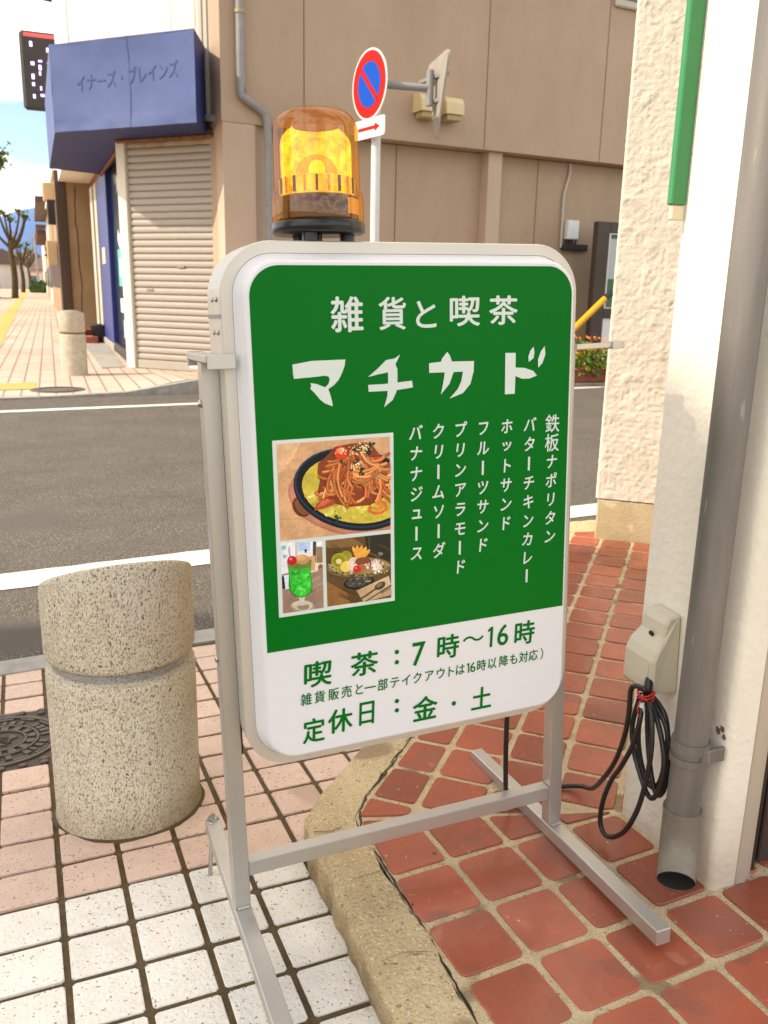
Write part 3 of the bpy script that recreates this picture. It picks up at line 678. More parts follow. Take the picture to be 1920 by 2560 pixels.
mb = MB(); mb.box(WO, WA, -WB, (.052, .122), (.0665, .0672), (.452, .492)); mb.build('moulded_panel', 'outlet_plastic', ob)
# cord
cd = thing('power_cord', 'black power cord hanging in loops from the outlet box and trailing to the sign', 'power cord', (.528, 1.548, .1))
mb = MB(); CR = .0052
mb.tube([(.541, 1.590, .475), (.528, 1.556, .449), (.523, 1.552, .415)], [.0085, .0085, .006], 10); mb.build('plug', 'cord_rubber', cd)
loopA = [(.523, 1.545, .44), (.520, 1.500, .425), (.521, 1.482, .365), (.520, 1.485, .30), (.513, 1.497, .219), (.502, 1.525, .15), (.489, 1.559, .110), (.479, 1.588, .097), (.472, 1.602, .118), (.473, 1.600, .165), (.480, 1.582, .225), (.491, 1.554, .28), (.501, 1.530, .34), (.506, 1.520, .396), (.512, 1.535, .44)]
loopB = [(.530, 1.552, .435), (.543, 1.516, .414), (.551, 1.499, .396), (.556, 1.487, .359), (.557, 1.484, .31), (.556, 1.487, .269), (.550, 1.497, .249), (.543, 1.510, .262), (.536, 1.53, .31), (.531, 1.545, .37), (.528, 1.552, .43)]
loopC = [(.526, 1.545, .43), (.531, 1.508, .416), (.539, 1.485, .381), (.544, 1.470, .338), (.543, 1.474, .283), (.537, 1.487, .249), (.530, 1.506, .248), (.522, 1.528, .273), (.512, 1.552, .312), (.507, 1.564, .363), (.513, 1.556, .43)]
loopD = [(.533, 1.558, .436), (.543, 1.535, .428), (.551, 1.512, .413), (.556, 1.50, .38), (.557, 1.497, .333), (.554, 1.503, .282), (.549, 1.516, .255), (.541, 1.538, .251), (.532, 1.561, .28), (.526, 1.577, .326), (.525, 1.577, .376), (.526, 1.562, .43)]
tail = [(.520, 1.545, .445), (.512, 1.530, .459), (.502, 1.554, .454), (.497, 1.565, .439), (.497, 1.563, .388), (.495, 1.572, .33), (.490, 1.60, .26), (.484, 1.65, .19), (.480, 1.71, .128), (.470, 1.77, .095), (.440, 1.785, .085), (.400, 1.775, .085), (.352, 1.757, .085), (.315, 1.735, .088), (.291, 1.690, .105), (.276, 1.640, .150), (.266, 1.600, .215), (.259, 1.575, .285), (.256, 1.568, .345), (.255, 1.568, .41)]
for lp in (loopA, loopB, loopC, loopD): mb = MB(); mb.tube(smoothpath(lp, 6), CR, 10); mb.build('loop', 'cord_rubber', cd)
mb = MB(); mb.tube(smoothpath(tail, 6), CR, 10); mb.build('tail', 'cord_rubber', cd)
mb = MB()
for k in range(4): mb.tube([Vector((.519, 1.540, .437+.004*k))+Vector((.016*math.cos(a), .018*math.sin(a), .004*math.sin(a*2+k))) for a in [j*.52 for j in range(13)]], .0016, 5)
mb.tube(smoothpath([(.505, 1.525, .438), (.499, 1.520, .425), (.502, 1.518, .410), (.512, 1.520, .407)], 4), .0013, 5); mb.build('tie', 'cable_tie', cd)
mb = MB(); mb.tube([(.509, 1.529, .432), (.511, 1.526, .414)], .006, 8); mb.build('tape', 'tape_white', cd)

# ============================================================ ILLUMINATED STAND SIGN
S = .953
SM = Matrix((Vector((.92562873, .37762754, .02467588)), Vector((-.37649872, .92552213, -.04071229)), Vector((-.03821215, .02839403, .99886616)))).transposed().to_4x4()
SM.translation = (-.18107, 1.304657, .420446)
sign = thing('illuminated_sign', 'green and white illuminated cafe stand sign on a silver frame at the porch edge', 'sign', None, SM)
def prof_sweep(mb, pf, x0, x1, z0, z1, r_, mi=0, capend=False, smooth=False, k=10):
    rings = []
    for d, y in pf:
        rr_ = max(r_-d, .004); rings.append([(x*S, y*S, z*S) for x, z in rrect(x0+d, x1-d, z0+d, z1-d, rr_, k)])
    n_ = len(rings[0]); V = [p for rg in rings for p in rg]
    Fs = [(a*n_+i, a*n_+(i+1) % n_, (a+1)*n_+(i+1) % n_, (a+1)*n_+i) for a in range(len(rings)-1) for i in range(n_)]
    mb.add(V, Fs, mi, smooth)
    if capend: mb.add(rings[-1], [list(range(n_))], mi)
X0, X1, Z0, Z1 = -.0365, .6365, -.034, .8915
mb = MB(); pf = [(.03, .150), (.002, .150), (0, .147)]
y = .147
for k in range(7): pf += [(0, y-.0085), (.0016, y-.0095), (.0016, y-.0125), (0, y-.0135)]; y -= .0145
pf += [(0, .0425), (.0015, .040), (.0195, .040), (.021, .046)]
prof_sweep(mb, pf, X0, X1, Z0, Z1, .088)
mb.build('frame', 'aluminium_frame', sign, True)
mb = MB(); prof_sweep(mb, [(.0205, .046), (.0205, .0405), (.022, .039), (.029, .016), (.0305, .008), (.0325, .003), (.0365, 0)], X0, X1, Z0, Z1, .088, capend=True, smooth=False)
face = mb.build('face_panel', 'sign_white', sign, True)
mb = MB(); prof_sweep(mb, [(.0215, .148), (.0215, .152), (.030, .178), (.0365, .186)], X0, X1, Z0, Z1, .088, capend=True); bk = mb.build('back_panel', 'sign_white', sign, True)
for p in bk.data.polygons: pass
ART = Matrix(((S, 0, 0, 0), (0, 0, -1, 0), (0, S, 0, 0), (0, 0, 0, 1)))
HM = [0.00054334407, -2.7787201e-05, -0.31644396, -0.00012130225, -0.00058216887, 1.1904524, -0.00014526282, -7.8469424e-05]
def art(x, y): w_ = HM[6]*x+HM[7]*y+1; return ((HM[0]*x+HM[1]*y+HM[2])/w_, (HM[3]*x+HM[4]*y+HM[5])/w_)   # artwork drawing units to metres on the panel
def artd(x, y): return art(x*1.15732, y*1.15732)
gpoly = clip(rrect(.0015, .5985, .0015, .8505, .050, 10), (0, .205), (0, 1))
mb = MB(); mb.flat(gpoly, .0006, ART); mb.build('green_print', 'sign_green', face, True)
mb = MB()
for ch, x, y, w_, h_ in (('雑', 749, 679, .055, .056), ('貨', 847, 677, .048, .053), ('と', 920, 679, .037, .044), ('喫', 1004, 672, .057, .050), ('茶', 1087, 670, .056, .049)):
    mb = MB(); cx, cy = artd(x, y); put_text(mb, ch, cx, cy, w_, h_, .0012, ART, 0, .022); mb.build('letter', 'sign_print_white', face, True)
Z1z = lambda x, y: art(480+x*.6148, 560+y*.6148); Z2z = lambda x, y: art(480+x*.2532, 560+y*.2532)
big = [[Z2z(*p) for p in [(990, 1388), (1175, 1352), (1512, 1337), (1505, 1400), (1480, 1470), (1445, 1540), (1400, 1590), (1340, 1632), (1310, 1615), (1345, 1580), (1358, 1540), (1350, 1510), (1320, 1497), (1160, 1515), (1005, 1528), (996, 1480)]],
       [Z2z(*p) for p in [(1168, 1570), (1230, 1580), (1280, 1600), (1342, 1624), (1365, 1690), (1380, 1750), (1388, 1800), (1310, 1770), (1260, 1730), (1210, 1670), (1165, 1625), (1176, 1603)]],
       [Z1z(*p) for p in [(845, 531), (822, 547), (788, 553), (757, 585), (715, 622), (752, 612), (792, 604), (834, 590), (826, 570)]],
       [Z1z(*p) for p in [(796, 585), (834, 590), (834, 640), (830, 682), (815, 715), (780, 745), (793, 700), (796, 640)]],
       [Z1z(*p) for p in [(715, 654), (775, 651), (893, 637), (897, 664), (820, 677), (717, 682)]],
       [Z1z(*p) for p in [(962, 566), (1010, 560), (1016, 545), (1036, 520), (1047, 535), (1055, 559), (1145, 557), (1143, 600), (1130, 650), (1100, 687), (1045, 710), (1078, 672), (1093, 640), (1100, 600), (1062, 602), (1045, 650), (1010, 693), (1020, 645), (1026, 603), (963, 605)]],
       [Z1z(*p) for p in [(1272, 524), (1314, 524), (1313, 610), (1310, 690), (1270, 692), (1271, 600)]],
       [Z1z(*p) for p in [(1310, 583), (1350, 585), (1385, 597), (1400, 616), (1370, 628), (1340, 629), (1310, 617)]],
       [Z1z(*p) for p in [(1386, 499), (1390, 520), (1386, 545), (1367, 561), (1365, 540), (1373, 515)]],
       [Z1z(*p) for p in [(1431, 496), (1434, 530), (1422, 565), (1405, 584), (1404, 550), (1416, 517)]]]
for grp in ((0, 1), (2, 3, 4), (5,), (6, 7, 8, 9)):
    mb = MB()
    for k in grp: mb.flat(big[k], .0010+.00015*k, ART)
    mb.build('letter', 'sign_print_white', face, True)
mb = MB()
cols = [('鉄板ナポリタン', .564), ('バターチキンカレー', .515), ('ホットサンド', .4665), ('フルーツサンド', .418), ('プリンアラモード', .3715), ('クリームソーダ', .3285), ('バナナジュース', .2845)]
for txt, cx in cols:
    z = .5865-.0182
    for ch in txt:
        mb = MB()
        if ch == 'ー': mb.flat([(cx-.0022, z-.0125), (cx+.0020, z-.0130), (cx+.0024, z+.0130), (cx-.0018, z+.0135)], .0012, ART)
        elif ch in '鉄板': put_text(mb, ch, cx, z, .030, .033, .0012, ART, 0, .012)
        elif ch in 'ッュ': put_text(mb, ch, cx+.001, z, .018, .016, .0012, ART, 0, .045)
        else: put_text(mb, ch, cx, z, .026, .030, .0012, ART, 0, .022, sk=.10, cell=True, rot=random.uniform(-.07, .07))
        mb.build('letter', 'sign_print_white', face, True); z -= .0364
mb = MB()
for ch, x, y, w_, h_ in (('喫', 687, 1455, .050, .047), ('茶', 787, 1433, .052, .044), ('7', 904, 1412, .025, .045), ('時', 968, 1396, .044, .046), ('〜', 1022, 1379, .044, .011), ('1', 1059, 1376, .013, .041), ('6', 1086, 1371, .023, .042), ('時', 1133, 1366, .043, .047),
                        ('定', 678, 1577, .040, .046), ('休', 735, 1556, .046, .045), ('日', 792, 1540, .028, .044), ('金', 918, 1529, .050, .047), ('土', 1040, 1507, .042, .044)):
    mb = MB(); cx, cy = artd(x, y); put_text(mb, ch, cx, cy, w_, h_, .0010, ART, 0, .026, sk=.05); mb.build('letter', 'sign_green', face, True)
for x, y, r_ in ((857, 1408, .0045), (857, 1430, .0045), (857, 1514, .0045), (857, 1534, .0045), (980, 1519, .0048)):
    mb = MB(); cx, cy = artd(x, y); mb.flat(ellipse(cx, cy, r_, r_, 10), .0010, ART); mb.build('letter', 'sign_green', face, True)
mb = MB(); small = '雑貨販売と一部テイクアウトは16時以降も対応）'; xs_ = [661, 690, 720, 748, 775, 799, 826, 852, 877, 901, 926, 951, 972, 993, 1011, 1021, 1039, 1062, 1087, 1109, 1130, 1151, 1168]
for ch, x in zip(small, xs_):
    y = 1511-(x-661)*(1511-1412)/(1168-661); cx, cy = artd(x, y); mb = MB()
    if ch in '16': put_text(mb, ch, cx, cy, .006 if ch == '1' else .011, .020, .0010, ART, 0, .02)
    elif ch == '）': put_text(mb, ch, cx+.002, cy, .006, .024, .0010, ART, 0, .012)
    elif ch == '一': put_text(mb, ch, cx, cy, .022, .0026, .0010, ART, 0, .01)
    else: put_text(mb, ch, cx, cy, .0215, .0245, .0010, ART, 0, .016, sk=.05, cell=True)
    mb.build('letter', 'sign_green', face, True)

# ---- the three printed food photographs (flat artwork)
PZ = lambda x, y: art(660+x*.217, 1080+y*.217)
class Pic:
    def __init__(s, quad, z0): s.q = quad; s.z = z0; s.mb = MB()
    def poly(s, pts, c):
        p = list(pts); n_ = len(s.q)
        cx = sum(a for a, b in s.q)/n_; cy = sum(b for a, b in s.q)/n_
        if len(p) > 3:      # star-shaped artwork: clip each triangle
            tris = [[p[i] for i in t] for t in tessellate_polygon([[Vector((a, b, 0)) for a, b in p]])]
        else: tris = [p]
        for t in tris:
            for i in range(n_):
                a = Vector(s.q[i]); b = Vector(s.q[(i+1) % n_]); e = b-a; nn = Vector((-e.y, e.x))
                if nn.dot(Vector((cx, cy))-a) < 0: nn = -nn
                t = clip(t, a, nn)
                if len(t) < 3: break
            if len(t) >= 3 and parea(t) > .5: s.mb.flat([PZ(*u) for u in t], s.z, ART, 0, lin(*[max(0, min(255, k)) for k in c]))
        s.z += .000006
    def ell(s, cx, cy, rx, ry, c, rot=0, n_=20): s.poly(ellipse(cx, cy, rx, ry, n_, rot), c)
    def line(s, pts, wd, c):
        pts = [Vector(p) for p in pts]; Lf, Rt = [], []
        for i, p in enumerate(pts):
            t = (pts[min(i+1, len(pts)-1)]-pts[max(i-1, 0)]).normalized(); n_ = Vector((-t.y, t.x))*wd/2; Lf.append(tuple(p+n_)); Rt.append(tuple(p-n_))
        for i in range(len(pts)-1): s.poly([Lf[i], Lf[i+1], Rt[i+1], Rt[i]], c); s.z -= .000006
        s.z += .000006
rg = random.Random(3)
jit = lambda c, a=14: tuple(k+d for k, d in zip(c, [rg.uniform(-a, a)]*3))
mb = MB(); mb.flat([PZ(*p) for p in ((92, 100), (1487, 5), (1504, 1940), (172, 2138))], .0010, ART, 0, lin(232, 224, 214)); mb.build('photo_border', 'sign_print_white', face, True)
p1 = Pic([(140, 140), (1445, 50), (1455, 1120), (185, 1255)], .0013)
p1.poly(p1.q, (206, 160, 118))
for k in range(60):
    y = rg.uniform(60, 1250); x = rg.uniform(100, 1200); p1.line([(x, y), (x+rg.uniform(120, 420), y-rg.uniform(5, 30))], rg.uniform(4, 16), jit((206, 160, 118), 12))
p1.poly([(140, 140), (420, 120), (330, 300), (230, 420), (150, 480)], (222, 178, 136))
p1.ell(1060, 770, 790, 430, (176, 112, 88), 8, 40); p1.ell(1060, 755, 775, 420, (190, 124, 98), 8, 40)
p1.ell(430, 860, 100, 125, (92, 50, 30), -35); p1.ell(445, 850, 80, 110, (130, 78, 48), -35)
p1.ell(1030, 660, 700, 470, (14, 24, 36), 9, 44); p1.ell(1030, 640, 690, 455, (34, 58, 76), 9, 44); p1.ell(1032, 640, 668, 436, (16, 22, 30), 9, 44)
p1.ell(1040, 660, 610, 385, (206, 186, 70), 8, 40)
for k in range(90):
    a = rg.uniform(0, 6.28); q = rg.uniform(.3, .93); p1.ell(1040+600*q*math.cos(a), 670+370*q*math.sin(a), rg.uniform(14, 60), rg.uniform(8, 34), rg.choice([(226, 208, 96), (236, 224, 140), (196, 176, 58), (216, 204, 110), (232, 214, 80)]), rg.uniform(0, 180), 9)
for k in range(16): p1.ell(rg.uniform(460, 1400), rg.uniform(480, 1000), 6, 5, (60, 50, 30), 0, 6)
p1.poly([(620, 360), (720, 270), (810, 170), (950, 140), (1150, 110), (1260, 170), (1340, 280), (1400, 430), (1435, 560), (1410, 730), (1220, 840), (1000, 860), (830, 830), (700, 760), (610, 690), (640, 560), (610, 460)], (134, 62, 32))
def noodle(x, y, ang, ln, bend, wd, c):
    P = [(x, y)]; a = ang
    for k in range(9): a += bend+rg.uniform(-.10, .10); x += math.cos(a)*ln/9; y += math.sin(a)*ln/9; P.append((x, y))
    if P[-1][1] > 900 or any(px < 575 for px, py in P): return
    sh_ = rg.uniform(.78, 1.10); c = tuple(k*sh_ for k in c); p1.line(P, wd*1.22, tuple(k*.66 for k in c)); p1.line(P, wd, tuple(k*.9 for k in c)); p1.line([(px-wd*.08, py-wd*.10) for px, py in P], wd*.6, c); p1.line([(px-wd*.14, py-wd*.16) for px, py in P], wd*.26, tuple(min(255, k*1.10+8) for k in c))
for k in range(110):
    t = rg.uniform(0, 1); sp = 120+300*t; x = 1040+rg.uniform(-sp, sp); y = 200+t*470+rg.uniform(-30, 30)
    c = rg.choice([(214, 118, 58), (226, 140, 76), (196, 96, 46), (232, 160, 98), (206, 110, 60)])
    side = -1 if x < 1040 else 1
    noodle(x, y, 1.57-side*rg.uniform(.1, .9), rg.uniform(200, 420), rg.uniform(-.24, .24), rg.uniform(26, 34), jit(c, 10))
for k in range(7):
    noodle(rg.uniform(980, 1040), 430+k*22, .5, 330, -.14, 26, jit((224, 140, 74), 8))
p1.line([(1220, 850), (1200, 900), (1250, 930), (1340, 925), (1400, 880), (1385, 810), (1320, 790)], 30, (214, 106, 46)); p1.line([(1250, 860), (1290, 890), (1345, 870), (1340, 820)], 26, (222, 124, 60))
p1.ell(880, 240, 78, 80, (214, 66, 36), 0); p1.ell(860, 215, 40, 34, (234, 120, 84), 0)
p1.poly([(565, 900), (600, 820), (690, 750), (790, 770), (820, 810), (760, 850), (660, 880)], (176, 72, 42)); p1.poly([(600, 860), (640, 800), (720, 760), (760, 790), (680, 840)], (212, 106, 66))
for cx, cy, r_ in ((890, 345, 34), (1045, 335, 34), (1115, 450, 46), (1180, 210, 50), (1040, 210, 26), (840, 995, 42), (1000, 425, 22), (1230, 150, 36)):
    for k in range(7): p1.ell(cx+rg.uniform(-r_, r_)*.8, cy+rg.uniform(-r_, r_)*.8, r_*rg.uniform(.3, .6), r_*rg.uniform(.2, .4), rg.choice([(28, 52, 44), (40, 70, 58), (22, 38, 30)]), rg.uniform(0, 180), 7)
for k in range(120):
    cx, cy, s_ = rg.choice([(1010, 200, 90), (1120, 150, 90), (1040, 390, 70), (880, 215, 50), (1150, 190, 70)]); p1.ell(rg.gauss(cx, s_*.5), rg.gauss(cy, s_*.4), rg.uniform(6, 14), rg.uniform(4, 7), rg.choice([(240, 214, 168), (248, 232, 196), (226, 196, 130), (214, 222, 140)]), rg.uniform(0, 180), 6)
o1 = p1.mb.build('photo_of_pasta', 'photo_print', face, True)
p2 = Pic([(190, 1275), (668, 1255), (686, 2022), (217, 2088)], .0013)
p2.poly(p2.q, (226, 226, 228)); p2.poly([(390, 1270), (530, 1262), (530, 1360), (390, 1375)], (176, 200, 232)); p2.poly([(355, 1270), (382, 1270), (382, 1450), (355, 1450)], (196, 188, 186))
p2.poly([(560, 1260), (600, 1260), (596, 1500), (560, 1500)], (70, 66, 64)); p2.poly([(600, 1320), (680, 1320), (680, 1500), (600, 1510)], (150, 120, 86)); p2.poly([(480, 1440), (590, 1420), (585, 1600), (480, 1600)], (214, 160, 108)); p2.poly([(590, 1520), (680, 1500), (690, 1640), (590, 1620)], (222, 206, 176)); p2.ell(650, 1570, 30, 50, (120, 92, 60))
p2.ell(225, 1330, 30, 26, (120, 190, 190)); p2.ell(235, 1430, 24, 22, (150, 170, 200)); p2.poly([(460, 1350), (495, 1350), (485, 1390), (470, 1390)], (40, 46, 66))
p2.poly([(195, 1640), (280, 1620), (690, 1610), (700, 2100), (200, 2100)], (150, 122, 104))
for k in range(22): y = rg.uniform(1640, 2080); x = rg.uniform(190, 500); p2.line([(x, y), (x+260, y-130)], rg.uniform(6, 22), jit((152, 124, 106), 20))
p2.poly([(220, 1650), (285, 1640), (290, 1800), (240, 1810)], (214, 224, 234)); p2.poly([(200, 1660), (228, 1660), (244, 1800), (210, 1810)], (36, 34, 40))
p2.ell(440, 2005, 142, 72, (168, 146, 118)); p2.ell(440, 1995, 120, 56, (206, 192, 168)); p2.ell(450, 2010, 70, 34, (150, 132, 108)); p2.poly([(395, 1890), (470, 1885), (458, 1960), (480, 1990), (390, 2000), (412, 1960)], (196, 190, 176))
p2.poly([(262, 1490), (545, 1465), (536, 1600), (556, 1760), (552, 1830), (500, 1885), (430, 1905), (350, 1890), (292, 1830), (280, 1760), (286, 1640)], (34, 122, 44))
p2.poly([(270, 1520), (540, 1500), (530, 1610), (548, 1780), (530, 1840), (480, 1880), (420, 1895), (360, 1875), (305, 1820), (295, 1640)], (52, 188, 50))
p2.poly([(262, 1490), (545, 1465), (540, 1560), (420, 1575), (275, 1570)], (110, 134, 62))
for k in range(40): p2.ell(rg.uniform(310, 520), rg.uniform(1590, 1860), rg.uniform(8, 40), rg.uniform(8, 34), rg.choice([(70, 206, 64), (44, 172, 42), (96, 216, 84), (36, 156, 40)]), rg.uniform(0, 180), 8)
p2.ell(435, 1465, 80, 58, (206, 152, 92)); p2.ell(420, 1450, 50, 32, (220, 172, 116)); p2.ell(320, 1478, 56, 54, (190, 28, 38)); p2.ell(304, 1460, 18, 16, (230, 120, 120)); p2.line([(300, 1430), (284, 1370), (288, 1310)], 8, (90, 70, 70))
o2 = p2.mb.build('photo_of_melon_soda', 'photo_print', face, True)
p3 = Pic([(706, 1247), (1456, 1165), (1462, 1905), (728, 2010)], .0013)
p3.poly(p3.q, (94, 70, 40)); p3.poly([(1150, 1160), (1470, 1160), (1470, 1500), (1200, 1480)], (44, 42, 34)); p3.poly([(700, 1240), (1000, 1210), (1150, 1300), (900, 1330), (700, 1330)], (128, 96, 56)); p3.poly([(720, 1720), (950, 1850), (1000, 2000), (720, 2020)], (140, 98, 54))
for k in range(40): x = rg.uniform(700, 1400); y = rg.uniform(1280, 1990); p3.line([(x, y), (x+160, y+70)], rg.uniform(6, 26), jit((92, 68, 40), 14))
p3.poly([(1200, 1190), (1215, 1190), (1215, 1420), (1200, 1420)], (70, 70, 56)); p3.ell(1340, 1400, 30, 20, (120, 124, 110))
p3.ell(1090, 1730, 180, 80, (34, 30, 26), -10); p3.ell(1090, 1722, 150, 60, (74, 68, 60), -10)
for k in range(30): p3.ell(rg.uniform(950, 1230), rg.uniform(1680, 1770), rg.uniform(6, 30), rg.uniform(3, 9), rg.choice([(150, 146, 136), (30, 26, 22), (96, 90, 80)]), -15, 7)
p3.ell(1090, 1555, 370, 116, (120, 100, 62), -3, 30); p3.ell(1090, 1545, 340, 96, (150, 128, 80), -3, 30)
for k in range(110): a = rg.uniform(0, 6.28); q = rg.uniform(.7, 1); p3.ell(1090+360*q*math.cos(a), 1555+112*q*math.sin(a), rg.uniform(6, 20), rg.uniform(3, 9), rg.choice([(190, 172, 120), (90, 74, 44), (214, 200, 150), (70, 56, 34)]), rg.uniform(0, 180), 6)
p3.ell(940, 1430, 72, 66, (150, 140, 40)); p3.ell(862, 1482, 92, 92, (176, 164, 48)); p3.ell(862, 1482, 74, 74, (150, 142, 40)); p3.ell(856, 1486, 34, 30, (222, 214, 150))
for k in range(14): a = k*.45; p3.ell(858+48*math.cos(a), 1485+46*math.sin(a), 6, 4, (40, 34, 14), a*57, 6)
for k, a in enumerate((-115, -98, -80, -62, -45)): p3.ell(1090+95*math.cos(R(a)), 1475+95*math.sin(R(a)), 82, 24, jit((234, 166, 66), 10), a)
p3.ell(945, 1545, 78, 62, (226, 198, 88), -20); p3.ell(1030, 1520, 70, 84, (224, 196, 174)); p3.ell(1140, 1510, 100, 72, (112, 58, 36)); p3.ell(1140, 1550, 80, 36, (170, 104, 52)); p3.ell(1130, 1480, 84, 40, (134, 76, 48))
for k in range(46): p3.ell(rg.gauss(1282, 34), rg.gauss(1520, 36), rg.uniform(12, 30), rg.uniform(8, 18), rg.choice([(232, 210, 196), (214, 184, 168), (244, 228, 216)]), rg.uniform(0, 180), 7)
for k in range(16): p3.ell(rg.gauss(1030, 26), rg.gauss(1530, 36), rg.uniform(10, 26), rg.uniform(8, 16), rg.choice([(236, 216, 200), (212, 180, 160)]), rg.uniform(0, 180), 7)
p3.ell(1065, 1575, 46, 44, (206, 38, 42)); p3.ell(1052, 1562, 14, 12, (236, 130, 120))
p3.poly([(1058, 1822), (1430, 1650), (1470, 1870), (1140, 1955)], (190, 160, 122)); p3.poly([(1250, 1740), (1430, 1650), (1465, 1800)], (206, 178, 142))
p3.ell(1330, 1765, 68, 40, (72, 58, 44), -32); p3.ell(1322, 1756, 40, 20, (120, 104, 84), -32); p3.line([(1280, 1800), (1180, 1870), (1040, 1960)], 20, (84, 68, 50)); p3.line([(1460, 1760), (1330, 1840), (1160, 1950)], 16, (96, 82, 62))
for k in range(4): p3.line([(1455, 1755+k*14), (1340, 1830+k*9)], 5, (70, 58, 44))
o3 = p3.mb.build('photo_of_fruit_dessert', 'photo_print', face, True)

# ---- posts, feet, cross bar, brackets
EX, EY, EZ = Vector((1, 0, 0)), Vector((0, 1, 0)), Vector((0, 0, 1)); O0 = Vector((0, 0, 0))
def sbox(name, xr, yr, zr, m_='aluminium', bev=.0015, par=None):
    b_ = MB(); b_.bbox(O0, EX*S, EY*S, xr, yr, zr, bev, 0, EZ*S); return b_.build(name, m_, par or sign, True)
sbox('post', (-.0675, -.0365), (.08, .111), (-.34, .700)); sbox('post', (.6345, .6655), (.08, .111), (-.34, .700))
sbox('crossbar', (-.0362, .6342), (.081, .110), (-.276, -.246))
sbox('foot', (.634, .666), (-.285, .452), (-.372, -.3405))
# left foot stands a little askew on levelling studs
b_ = MB(); tl = .045; b_.bbox(Vector((0, .095*S, -.356*S)), EX*S, Vector((0, math.cos(tl), math.sin(tl)))*S, (-.068, -.036), (-.42, .30), (-.016, .0155), .0015, 0, Vector((0, -math.sin(tl), math.cos(tl)))*S); lf = b_.build('foot', 'aluminium', sign, True)
def sl(x, y, z): return Vector((x*S, y*S, z*S))
mb = MB(); q = sl(-.052, .095+.285, -.356+.285*math.tan(tl)); g0 = SM @ q; gz = side_z(g0.x, g0.y)
inv = SM.inverted(); gb_ = inv @ Vector((g0.x-.004, g0.y-.03, gz+.002))
mb.tube([q+EZ*.03, gb_], .0045, 10); mb.build('levelling_stud', 'steel_bolt', sign, True)
mb = MB(); mb.lathe([(.0, 0), (.011, 0), (.011, .008), (.0, .0085)], 6, Matrix.Translation(q+EZ*.0152), smooth=False); mb.lathe([(0, 0), (.013, 0), (.013, .002), (0, .002)], 16, Matrix.Translation(q+EZ*.0135)); mb.build('bolt', 'steel_bolt', sign, True)
for x in (-.0515, .6505):   # weld beads
    mb = MB(); mb.tube([sl(x-.012, .079, -.339), sl(x+.012, .079, -.339)], .003, 8); mb.build('weld', 'aluminium', sign, True)
bo = sl(.638, .034, .7035); bd = Vector((.153, .066, 0)).normalized(); bn = Vector((-bd.y, bd.x, 0))
b_ = MB(); b_.bbox(bo, bd*S, bn*S, (0, .130), (0, .012), (-.004, .006), .001, 0, EZ*S); b_.bbox(bo, bd*S, bn*S, (.124, .168), (-.004, .0155), (-.007, .008), .001, 0, EZ*S); b_.build('bracket', 'aluminium', sign, True)
for x0, x1, sg in ((-.0695, -.0375, -1),):
    b_ = MB(); b_.bbox(O0, EX*S, EY*S, (x0, x1), (.030, .205), (.7005, .712), .001, 0, EZ*S)
    if sg < 0: b_.bbox(O0, EX*S, EY*S, (x0+.004, x1+.018), (.0255, .0298), (.690, .714), .001, 0, EZ*S)
    else: b_.bbox(O0, EX*S, EY*S, (x0-.018, x1-.004), (.0255, .0298), (.690, .714), .001, 0, EZ*S)
    b_.bbox(O0, EX*S, EY*S, (x0+.002, x1-.002), (.2052, .212), (.688, .714), .001, 0, EZ*S)
    b_.build('bracket', 'aluminium', sign, True)
for z in (.800, .747):
    for y in (.068, .100):
        mb = MB(); mb.lathe([(0, 0), (.0042, 0), (.0036, .0022), (0, .003)], 12, Matrix.Translation(sl(-.0368, y, z)) @ Matrix.Rotation(R(-90), 4, 'Y')); mb.build('screw', 'steel_bolt', sign, True)
mb = MB(); prof_sweep(mb, [(-.0004, .1465), (-.0004, .042)], X0, X1, .7727, .7730, .0001, k=1); mb.build('frame_seam', 'grey_pipe', sign, True)
for z in (.63, .17):
    mb = MB(); mb.lathe([(0, 0), (.007, 0), (.006, .004), (0, .005)], 14, Matrix.Translation(sl(-.0676, .096, z)) @ Matrix.Rotation(R(-90), 4, 'Y')); mb.build('screw', 'steel_bolt', sign, True)
mb = MB(); mb.box(O0, EX*S, EY*S, (-.0364, -.0334), (.083, .108), (-.02, .699), 0, EZ*S); mb.build('gap_shade', 'ink_black', sign, True)  # black strip painted as the shade of the gap beside the post

# ============================================================ BEACON
BM = SM @ Matrix.Translation(sl(.150, .095, .8925))
be = thing('rotating_beacon', 'amber rotating warning beacon standing on top of the green sign', 'beacon', None, BM)
s_ = S
for a in (235, 355, 115): mb = MB(); mb.lathe([(.013*s_, 0), (.013*s_, .014*s_)], 14, Matrix.Translation((.05*s_*math.cos(R(a)), .05*s_*math.sin(R(a)), 0))); mb.build('foot', 'black_plastic', be, True)
mb = MB(); mb.lathe([(.006*s_, 0), (.006*s_, .014*s_)], 10); mb.build('cable_gland', 'black_plastic', be, True)
mb = MB(); mb.lathe([(0, .0135*s_), (.076*s_, .0135*s_), (.079*s_, .016*s_), (.079*s_, .0305*s_), (.077*s_, .0325*s_), (0, .0325*s_)], 48); mb.build('base', 'black_plastic', be, True)
pf = [(.0775, .0330), (.0782, .036), (.0775, .070), (.0768, .075), (.0732, .083), (.0726, .086), (.0705, .175)]
for k in range(1, 10): a = R(10*k); pf.append((.0705-.028*(1-math.cos(a)), .175+.032*math.sin(a)))
pf += [(.030, .2085), (.012, .2105), (.0001, .211)]
mb = MB(); mb.lathe([(r_*s_, z*s_) for r_, z in pf], 64); mb.f = [f for f in mb.f if len(f) < 10]; mb.m = mb.m[:len(mb.f)]; mb.sm = mb.sm[:len(mb.f)]; mb.c = mb.c[:len(mb.f)]
mb.build('globe', 'amber_globe', be, True)
